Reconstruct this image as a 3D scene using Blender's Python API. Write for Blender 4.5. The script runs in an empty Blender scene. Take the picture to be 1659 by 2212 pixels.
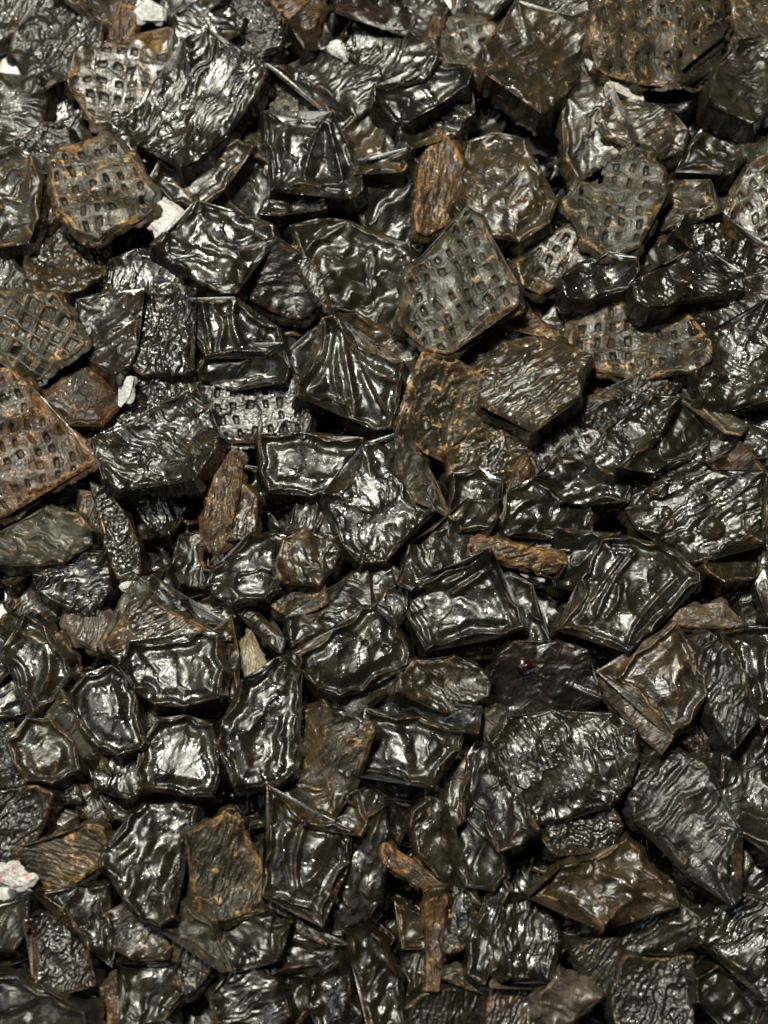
import bpy, math, random, re
import numpy as np
from mathutils import Vector, Matrix
from mathutils.geometry import delaunay_2d_cdt

S = bpy.context.scene
C = S.collection
rng = np.random.default_rng(7)
random.seed(7)

# ------------------------------------------------------------------ camera
TILT = math.radians(14.0)
HALF = math.tan(math.radians(19.0))
DIST = 0.42
ZC = 0.014
CAM = np.array([0.0, -DIST * math.sin(TILT), ZC + DIST * math.cos(TILT)])
cd = bpy.data.cameras.new('camera')
cam = bpy.data.objects.new('camera', cd)
C.objects.link(cam)
cam.location = CAM
cam.rotation_euler = (TILT, 0, 0)
cd.sensor_fit = 'VERTICAL'
cd.sensor_height = 36.0
cd.sensor_width = 27.0
cd.lens = 18.0 / HALF
cd.clip_start = 0.01
cd.clip_end = 20.0
cd.dof.use_dof = True
cd.dof.focus_distance = DIST - 0.004
cd.dof.aperture_fstop = 9.0
S.camera = cam

# ------------------------------------------------------------------ world and lamps
w = bpy.data.worlds.new('World')
S.world = w
w.use_nodes = True
w.node_tree.nodes['Background'].inputs[0].default_value = (0.75, 0.85, 1.0, 1)
w.node_tree.nodes['Background'].inputs[1].default_value = 0.015


def lamp(name, loc, target, power, sx, sy, col, shape='RECTANGLE'):
    l = bpy.data.lights.new(name, 'AREA')
    l.shape = shape
    l.size = sx
    if shape == 'RECTANGLE':
        l.size_y = sy
    l.energy = power
    l.color = col
    o = bpy.data.objects.new(name, l)
    C.objects.link(o)
    o.location = loc
    o.rotation_euler = (Vector(target) - Vector(loc)).to_track_quat('-Z', 'Y').to_euler()
    return o


lamp('kitchen_lamp', (-0.17, 0.36, 1.05), (0, 0, 0), 22.0, 0.055, 0.05, (1.0, 0.97, 0.82), 'DISK')
lamp('ceiling_light', (-0.24, 0.27, 1.0), (-0.02, 0.0, 0), 4.8, 0.7, 0.3, (1.0, 0.985, 0.90))
lamp('window_light', (-0.75, -0.35, 0.7), (0, 0, 0), 1.6, 0.4, 0.4, (0.85, 0.93, 1.0))  # soft fill added from the front left for sheen on chunk sides

S.view_settings.view_transform = 'Standard'
S.view_settings.look = 'None'
S.view_settings.exposure = 0.0
S.view_settings.gamma = 1.0
S.view_settings.use_curve_mapping = False
S.render.engine = 'CYCLES'
S.cycles.max_bounces = 5
S.cycles.use_denoising = True
S.cycles.sample_clamp_indirect = 4.0
S.cycles.caustics_reflective = False
S.cycles.caustics_refractive = False

# ------------------------------------------------------------------ numbers
PX = DIST * HALF / 1106.0        # metres per unit of the outline drawings


def to_world(u, v, z):
    """points of the drawing laid out on the level plane at height z"""
    u = np.asarray(u, float); v = np.asarray(v, float)
    dx = (u - 829.5) / 1106.0 * HALF
    dy = -(v - 1106.0) / 1106.0 * HALF
    c, s = math.cos(TILT), math.sin(TILT)
    wy = dy * c + s
    wz = dy * s - c
    t = (z - CAM[2]) / wz
    return CAM[0] + dx * t, CAM[1] + wy * t


_perm = np.random.default_rng(3).permutation(4096)
_ang = np.random.default_rng(4).uniform(0, 2 * math.pi, 4096)
_gx, _gy = np.cos(_ang), np.sin(_ang)


def noise(x, y, seed=0):
    """gradient noise, about -1..1"""
    xi = np.floor(x).astype(int); yi = np.floor(y).astype(int)
    fx = x - xi; fy = y - yi
    u = fx * fx * fx * (fx * (fx * 6 - 15) + 10)
    v = fy * fy * fy * (fy * (fy * 6 - 15) + 10)

    def g(ix, iy, dx, dy):
        h = _perm[(_perm[(ix + seed * 131) & 4095] + iy + seed * 57) & 4095]
        return _gx[h] * dx + _gy[h] * dy
    a = g(xi, yi, fx, fy); b = g(xi + 1, yi, fx - 1, fy)
    c = g(xi, yi + 1, fx, fy - 1); d = g(xi + 1, yi + 1, fx - 1, fy - 1)
    return 1.5 * ((a + (b - a) * u) + ((c + (d - c) * u) - (a + (b - a) * u)) * v)


def sm(a, b, x):
    t = np.clip((x - a) / (b - a), 0, 1)
    return t * t * (3 - 2 * t)


def seg_dist(px, py, X, Y, closed=True):
    """distance from points to a polyline"""
    if closed:
        X2 = np.roll(X, -1); Y2 = np.roll(Y, -1)
    else:
        X, X2, Y, Y2 = X[:-1], X[1:], Y[:-1], Y[1:]
    ex, ey = X2 - X, Y2 - Y
    L = np.maximum(ex * ex + ey * ey, 1e-9)
    best = np.full(len(px), 1e9)
    for k in range(0, len(px), 4000):
        a = px[k:k + 4000, None]; b = py[k:k + 4000, None]
        t = np.clip(((a - X) * ex + (b - Y) * ey) / L, 0, 1)
        best[k:k + 4000] = np.sqrt(((a - X - t * ex) ** 2 + (b - Y - t * ey) ** 2).min(axis=1))
    return best


def inside(px, py, X, Y):
    X2 = np.roll(X, -1); Y2 = np.roll(Y, -1)
    r = np.zeros(len(px), bool)
    for x1, y1, x2, y2 in zip(X, Y, X2, Y2):
        if y1 == y2:
            continue
        c = (y1 > py) != (y2 > py)
        r ^= c & (px < (x2 - x1) * (py - y1) / (y2 - y1) + x1)
    return r


# ------------------------------------------------------------------ materials
def node(nt, kind, **kw):
    n = nt.nodes.new(kind)
    for k, v in kw.items():
        if k.startswith('i_'):
            n.inputs[k[2:].replace('_', ' ')].default_value = v
        else:
            setattr(n, k, v)
    return n


def math_node(nt, op, a, b=None, clamp=False):
    n = nt.nodes.new('ShaderNodeMath'); n.operation = op; n.use_clamp = clamp
    for i, s in enumerate((a, b)):
        if s is None:
            continue
        if isinstance(s, (int, float)):
            n.inputs[i].default_value = s
        else:
            nt.links.new(s, n.inputs[i])
    return n.outputs[0]


def mix_col(nt, fac, a, b):
    n = nt.nodes.new('ShaderNodeMix'); n.data_type = 'RGBA'
    nt.links.new(fac, n.inputs[0]) if not isinstance(fac, (int, float)) else setattr(n.inputs[0], 'default_value', fac)
    for i, s in ((6, a), (7, b)):
        if isinstance(s, tuple):
            n.inputs[i].default_value = (*s, 1)
        else:
            nt.links.new(s, n.inputs[i])
    return n.outputs[2]


def ramp(nt, sock, lo, hi):
    n = nt.nodes.new('ShaderNodeMapRange'); n.interpolation_type = 'SMOOTHSTEP'
    nt.links.new(sock, n.inputs[0])
    n.inputs[1].default_value = lo; n.inputs[2].default_value = hi
    return n.outputs[0]


def meat(name, dark, mid, tan, fleck=0.0, rough=0.34, coat=0.5, bump=0.5, grain=900.0, edge=0.6, crough=0.05):
    k = 0.66 if mid[0] > 0.04 else 0.48
    tg = (1.0, 1.015, 0.86) if mid[0] < 0.4 else (1.1, 1.1, 1.1)
    dark = tuple(c * k * g for c, g in zip(dark, tg)); mid = tuple(c * k * g for c, g in zip(mid, tg)); tan = tuple(c * 0.85 for c in tan)
    m = bpy.data.materials.new(name)
    m.use_nodes = True
    nt = m.node_tree
    b = nt.nodes['Principled BSDF']
    tc = node(nt, 'ShaderNodeTexCoord')
    oi = node(nt, 'ShaderNodeObjectInfo')
    off = math_node(nt, 'MULTIPLY', oi.outputs['Random'], 7.3)
    cb = node(nt, 'ShaderNodeCombineXYZ')
    for i in range(3):
        nt.links.new(off, cb.inputs[i])
    va = node(nt, 'ShaderNodeVectorMath', operation='ADD')
    nt.links.new(tc.outputs['Object'], va.inputs[0]); nt.links.new(cb.outputs[0], va.inputs[1])
    P = va.outputs[0]

    def nz(scale, detail=3.0, dist=0.0, rgh=0.55):
        n = node(nt, 'ShaderNodeTexNoise')
        n.inputs['Scale'].default_value = scale; n.inputs['Detail'].default_value = detail
        n.inputs['Distortion'].default_value = dist; n.inputs['Roughness'].default_value = rgh
        nt.links.new(P, n.inputs['Vector'])
        return n.outputs['Fac']
    ed = node(nt, 'ShaderNodeAttribute', attribute_name='edge').outputs['Fac']
    pit = node(nt, 'ShaderNodeAttribute', attribute_name='pit').outputs['Fac']
    big = nz(140, 4, 0.6); med = nz(420, 4, 1.0); fine = nz(1300, 3)
    col = mix_col(nt, ramp(nt, big, 0.38, 0.66), dark, mid)
    # dry thin rims and crests are lighter brown
    e = math_node(nt, 'MULTIPLY', math_node(nt, 'MULTIPLY', ed, ramp(nt, med, 0.36, 0.6)), ramp(nt, nz(95, 2), 0.42, 0.6))
    e = math_node(nt, 'MULTIPLY', e, edge, True)
    col = mix_col(nt, e, col, tan)
    if fleck > 0:
        f = math_node(nt, 'MULTIPLY', ramp(nt, med, 0.62 - 0.1 * fleck, 0.72 - 0.1 * fleck), ramp(nt, nz(210, 2), 0.42, 0.58))
        f = math_node(nt, 'MULTIPLY', f, 0.85, True)
        col = mix_col(nt, f, col, tuple(min(1, c * 1.15) for c in tan))
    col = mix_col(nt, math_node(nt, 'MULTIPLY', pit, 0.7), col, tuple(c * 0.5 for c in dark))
    sp = math_node(nt, 'MULTIPLY', ramp(nt, fine, 0.3, 0.7), 0.5)
    hs = node(nt, 'ShaderNodeHueSaturation')
    nt.links.new(col, hs.inputs['Color'])
    nt.links.new(math_node(nt, 'ADD', sp, math_node(nt, 'ADD', math_node(nt, 'MULTIPLY', oi.outputs['Random'], 0.35), 0.6)), hs.inputs['Value'])
    nt.links.new(hs.outputs[0], b.inputs['Base Color'])
    # wetness varies over the surface
    wet = ramp(nt, nz(260, 3, 0.4), 0.4, 0.62)
    r = math_node(nt, 'ADD', math_node(nt, 'MULTIPLY', wet, -0.16), rough + 0.10)
    r = math_node(nt, 'ADD', r, math_node(nt, 'MULTIPLY', pit, 0.2))
    nt.links.new(r, b.inputs['Roughness'])
    b.inputs['IOR'].default_value = 1.48
    b.inputs['Specular IOR Level'].default_value = 0.25 if rough >= 0.43 else 0.4 if rough >= 0.38 else 0.5
    nt.links.new(math_node(nt, 'MULTIPLY', math_node(nt, 'ADD', wet, 0.25), coat, True), b.inputs['Coat Weight'])
    b.inputs['Coat Roughness'].default_value = crough
    hsum = math_node(nt, 'ADD', math_node(nt, 'MULTIPLY', nz(grain, 3), 1.0), math_node(nt, 'MULTIPLY', nz(grain * 0.45, 2, 0.5), 1.6))
    # fine fibre grain running one way through each chunk
    vr = node(nt, 'ShaderNodeVectorRotate', rotation_type='Z_AXIS')
    nt.links.new(P, vr.inputs['Vector']); nt.links.new(math_node(nt, 'MULTIPLY', oi.outputs['Random'], 6.28), vr.inputs['Angle'])
    mp = node(nt, 'ShaderNodeMapping'); mp.inputs['Scale'].default_value = (1500, 230, 500)
    nt.links.new(vr.outputs[0], mp.inputs['Vector'])
    fb = node(nt, 'ShaderNodeTexNoise'); fb.inputs['Scale'].default_value = 1.0; fb.inputs['Detail'].default_value = 3
    nt.links.new(mp.outputs[0], fb.inputs['Vector'])
    hsum = math_node(nt, 'ADD', hsum, math_node(nt, 'MULTIPLY', fb.outputs['Fac'], 1.8))
    bp = node(nt, 'ShaderNodeBump')
    bp.inputs['Strength'].default_value = bump
    bp.inputs['Distance'].default_value = 0.0006
    nt.links.new(hsum, bp.inputs['Height'])
    nt.links.new(bp.outputs[0], b.inputs['Normal'])
    # beads of wetness on the coat give the tiny glints
    cbp = node(nt, 'ShaderNodeBump')
    cbp.inputs['Strength'].default_value = 0.75
    cbp.inputs['Distance'].default_value = 0.0007
    nt.links.new(math_node(nt, 'ADD', nz(860, 1, 0.3), math_node(nt, 'MULTIPLY', nz(1500, 1), 0.35)), cbp.inputs['Height'])
    nt.links.new(cbp.outputs[0], b.inputs['Coat Normal'])
    return m


TAN = (0.30, 0.17, 0.06)
MAT = {
    'S': meat('smooth_meat', (0.013, 0.011, 0.007), (0.034, 0.025, 0.014), TAN, bump=0.12, grain=900, edge=0.3),
    'W': meat('wrinkled_meat', (0.013, 0.0105, 0.0075), (0.036, 0.026, 0.016), TAN, bump=0.2, grain=1000, edge=0.25, rough=0.37),
    'G': meat('grainy_meat', (0.011, 0.010, 0.0085), (0.028, 0.022, 0.016), TAN, bump=0.5, grain=1100, edge=0.25, fleck=0.05, coat=0.7),
    'k': meat('olive_black_meat', (0.009, 0.010, 0.006), (0.021, 0.020, 0.011), TAN, bump=0.08, grain=800, edge=0.25),
    'n': meat('brown_meat', (0.016, 0.012, 0.008), (0.046, 0.031, 0.017), TAN, bump=0.22, grain=900, edge=0.45, fleck=0.1, coat=0.6),
    'r': meat('reddish_meat', (0.015, 0.011, 0.009), (0.036, 0.024, 0.018), (0.24, 0.12, 0.06), bump=0.25, grain=900, edge=0.4, coat=0.6),
    'g': meat('grey_meat', (0.015, 0.0135, 0.011), (0.038, 0.033, 0.026), TAN, bump=0.3, grain=900, edge=0.35, rough=0.36, coat=0.45),
    'p': meat('pale_meat', (0.026, 0.023, 0.018), (0.064, 0.054, 0.041), (0.34, 0.20, 0.08), bump=0.15, grain=700, edge=0.45, rough=0.44, coat=0.3, fleck=0.25),
    'o': meat('orange_meat', (0.024, 0.016, 0.010), (0.080, 0.043, 0.022), (0.32, 0.17, 0.06), bump=0.3, grain=800, edge=0.6, rough=0.43, coat=0.35, fleck=0.2),
    't': meat('tan_flecked_meat', (0.022, 0.017, 0.012), (0.058, 0.043, 0.029), (0.36, 0.21, 0.08), bump=0.2, grain=800, edge=0.65, rough=0.43, coat=0.3, fleck=0.4),
    'q': meat('pinkish_meat', (0.045, 0.034, 0.028), (0.11, 0.084, 0.070), (0.34, 0.18, 0.08), bump=0.3, grain=800, edge=0.4, rough=0.38, coat=0.4),
    'f': meat('fat', (0.12, 0.10, 0.07), (0.27, 0.23, 0.18), (0.3, 0.2, 0.11), bump=0.3, grain=600, edge=0.3, rough=0.37, coat=0.4),
    'x': meat('paper_scrap', (0.42, 0.42, 0.40), (0.62, 0.62, 0.60), (0.5, 0.45, 0.35), bump=0.3, grain=500, edge=0.1, rough=0.45, coat=0.2),
    'y': meat('stained_paper_scrap', (0.45, 0.43, 0.41), (0.62, 0.60, 0.57), (0.32, 0.012, 0.010), bump=0.3, grain=500, edge=0.35, rough=0.43, coat=0.3, fleck=0.5),
    'B': meat('wet_black_meat', (0.011, 0.0095, 0.0065), (0.029, 0.022, 0.013), TAN, bump=0.14, grain=900, edge=0.25, rough=0.29, coat=0.8, crough=0.045),
}

# ------------------------------------------------------------------ the setting: a crumpled white liner
TILES = {}
for i, r in enumerate('ABCD'):
    for j in range(3):
        TILES[r + str(j)] = ((0, 548.6, 1055.5)[j], (0, 548.6, 1097.2, 1608.5)[i])
TILES['V'] = (0, 0)


def tile_pts(t, txt):
    ox, oy = TILES[t]
    k = 1.0 if t == 'V' else 0.3638
    a = np.array([[float(q) for q in p.split(',')] for p in txt.split()])
    return a * k + np.array([ox, oy])


# where the liner bulges up and shows between the chunks: tile, x, y, radius, height mm, red stain
PEEKS = [('A0', 80, 400, 46, 10, 0), ('A0', 890, 70, 42, 11, 0), ('A0', 1000, 1290, 38, 12, .5), ('A1', 505, 290, 24, 11, 0),
         ('A2', 632, 355, 17, 12, .1), ('A2', 820, 530, 32, 12, .6), ('B0', 755, 790, 19, 12, 0), ('B0', 530, 1232, 9, 10, .5),
         ('B0', 1500, 1290, 14, 4, 0), ('C0', 745, 440, 14, 11, 1.0), ('C0', 10, 670, 17, 8, .4), ('D0', 50, 860, 30, 6.1, .1),
         ('D0', 975, 1275, 16, 10, 1.0), ('C0', 920, 1210, 12, 9, .7), ('A0', 560, 100, 14, 10, .3), ('A0', 650, 150, 9, 11, 0),
         ('A1', 90, 990, 8, 12, 0), ('B2', 290, 180, 11, 10, 0)]


def mesh_obj(name, co, faces, mat, attrs=None, parent=None, loc=None, smooth=True):
    me = bpy.data.meshes.new(name)
    me.from_pydata(co.tolist() if hasattr(co, 'tolist') else co, [], faces)
    for k, a in (attrs or {}).items():
        at = me.attributes.new(k, 'FLOAT', 'POINT')
        at.data.foreach_set('value', np.asarray(a, np.float32))
    if smooth:
        me.polygons.foreach_set('use_smooth', np.ones(len(me.polygons), bool))
    me.materials.append(mat)
    me.update()
    o = bpy.data.objects.new(name, me)
    C.objects.link(o)
    if loc is not None:
        o.location = loc
    if parent is not None:
        o.parent = parent
    return o


def liner():
    xs = np.arange(-900, 2560, 9.0); ys = np.arange(-900, 3200, 9.0)
    U, V = np.meshgrid(xs, ys)
    u, v = U.ravel(), V.ravel()
    h = 5 * np.abs(noise(u / 90, v / 90, 5)) + 2 * np.abs(noise(u / 28, v / 28, 6))
    red = np.zeros_like(u)
    for t, x, y, r, hh, rd in PEEKS:
        p = tile_pts(t, '%f,%f' % (x, y))[0]
        # the peek is drawn for its own height, so put it where the bulge stands
        d = np.hypot(u - p[0], v - p[1] - 9)
        g = np.exp(-(d / (r * 0.95)) ** 4)
        cr = 1 + 0.18 * noise(u / 17, v / 17, 9)
        h = np.maximum(h, g * hh * 0.001 / PX * cr + h * (1 - g))
        dd = np.hypot(u - p[0] + 0.35 * r, v - p[1] - 9 + 0.2 * r)
        red = np.maximum(red, rd * np.exp(-(dd / (r * 0.7)) ** 2) * sm(-0.2, 0.35, noise(u / 22, v / 22, 12) + rd - 0.45))
    wx = np.empty_like(u); wy = np.empty_like(u)
    wx, wy = to_world(u, v, 0.006)
    co = np.stack([wx, wy, h * PX - 0.0012], 1)
    nx, ny = len(xs), len(ys)
    idx = np.arange(nx * ny).reshape(ny, nx)
    f = np.stack([idx[:-1, :-1], idx[1:, :-1], idx[1:, 1:], idx[:-1, 1:]], -1).reshape(-1, 4).tolist()
    m = bpy.data.materials.new('liner_paper'); m.use_nodes = True
    nt = m.node_tree; b = nt.nodes['Principled BSDF']
    at = node(nt, 'ShaderNodeAttribute', attribute_name='red').outputs['Fac']
    c = mix_col(nt, at, (0.52, 0.52, 0.50), (0.30, 0.012, 0.008))
    nt.links.new(c, b.inputs['Base Color'])
    b.inputs['Roughness'].default_value = 0.45
    n = node(nt, 'ShaderNodeTexNoise'); n.inputs['Scale'].default_value = 500
    tc = node(nt, 'ShaderNodeTexCoord'); nt.links.new(tc.outputs['Object'], n.inputs['Vector'])
    bp = node(nt, 'ShaderNodeBump'); bp.inputs['Strength'].default_value = 0.5; bp.inputs['Distance'].default_value = 0.0008
    nt.links.new(n.outputs['Fac'], bp.inputs['Height']); nt.links.new(bp.outputs[0], b.inputs['Normal'])
    o = mesh_obj('paper_liner', co, f, m, {'red': red})
    o['kind'] = 'structure'


liner()

# a table plane under the liner
tm = bpy.data.materials.new('table_top'); tm.use_nodes = True
tm.node_tree.nodes['Principled BSDF'].inputs['Base Color'].default_value = (0.25, 0.25, 0.24, 1)
to = mesh_obj('table_top', np.array([[-.6, -.6, -.004], [.6, -.6, -.004], [.6, .8, -.004], [-.6, .8, -.004]]), [(0, 1, 2, 3)], tm)
to['kind'] = 'structure'

# crest lines of the chunks that show them: width, height (drawing units), points in the chunk's tile
CRESTS = {
    'A': [(9, 12, '500,430 540,600 570,760 600,940'), (8, 9, '490,450 470,640 480,760 530,900'), (9, 10, '530,500 640,640 740,730 850,760'),
          (10, 9, '640,720 700,850 800,1000'), (7, 10, '425,440 405,600 340,720 285,790')],
    'B': [(8, 14, '1385,300 1395,460 1450,560 1560,580 1660,550'), (7, 9, '1270,330 1330,420 1300,560'), (6, 8, '1210,320 1230,440 1250,560')],
    'C': [(6, 11, '1120,420 980,560 880,690 820,820'), (6, 10, '1200,440 1090,570 960,700 850,830'), (6, 8, '860,280 760,400 690,520 640,640'),
          (5, 7, '790,300 690,430 610,540 560,640'), (6, 7, '700,230 850,250 860,290'), (6, 7, '770,470 760,560 700,650')],
    'D': [(9, 12, '930,510 1050,470 1200,430 1380,320'), (7, 9, '1180,510 1300,440 1390,380'), (7, 8, '1430,420 1490,560 1560,700'),
          (7, 7, '940,560 1020,700 1060,820')],
    'E': [(10, 14, '40,880 110,920 150,1010 160,1150'), (10, 10, '120,740 260,800 300,960 250,1100')],
    'F': [(7, 9, '300,480 265,600 245,740 260,860'), (7, 9, '310,480 480,520 540,640 500,760 420,880'), (7, 8, '130,330 200,420 310,480'),
          (6, 6, '170,560 190,700 230,880')],
}

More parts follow.
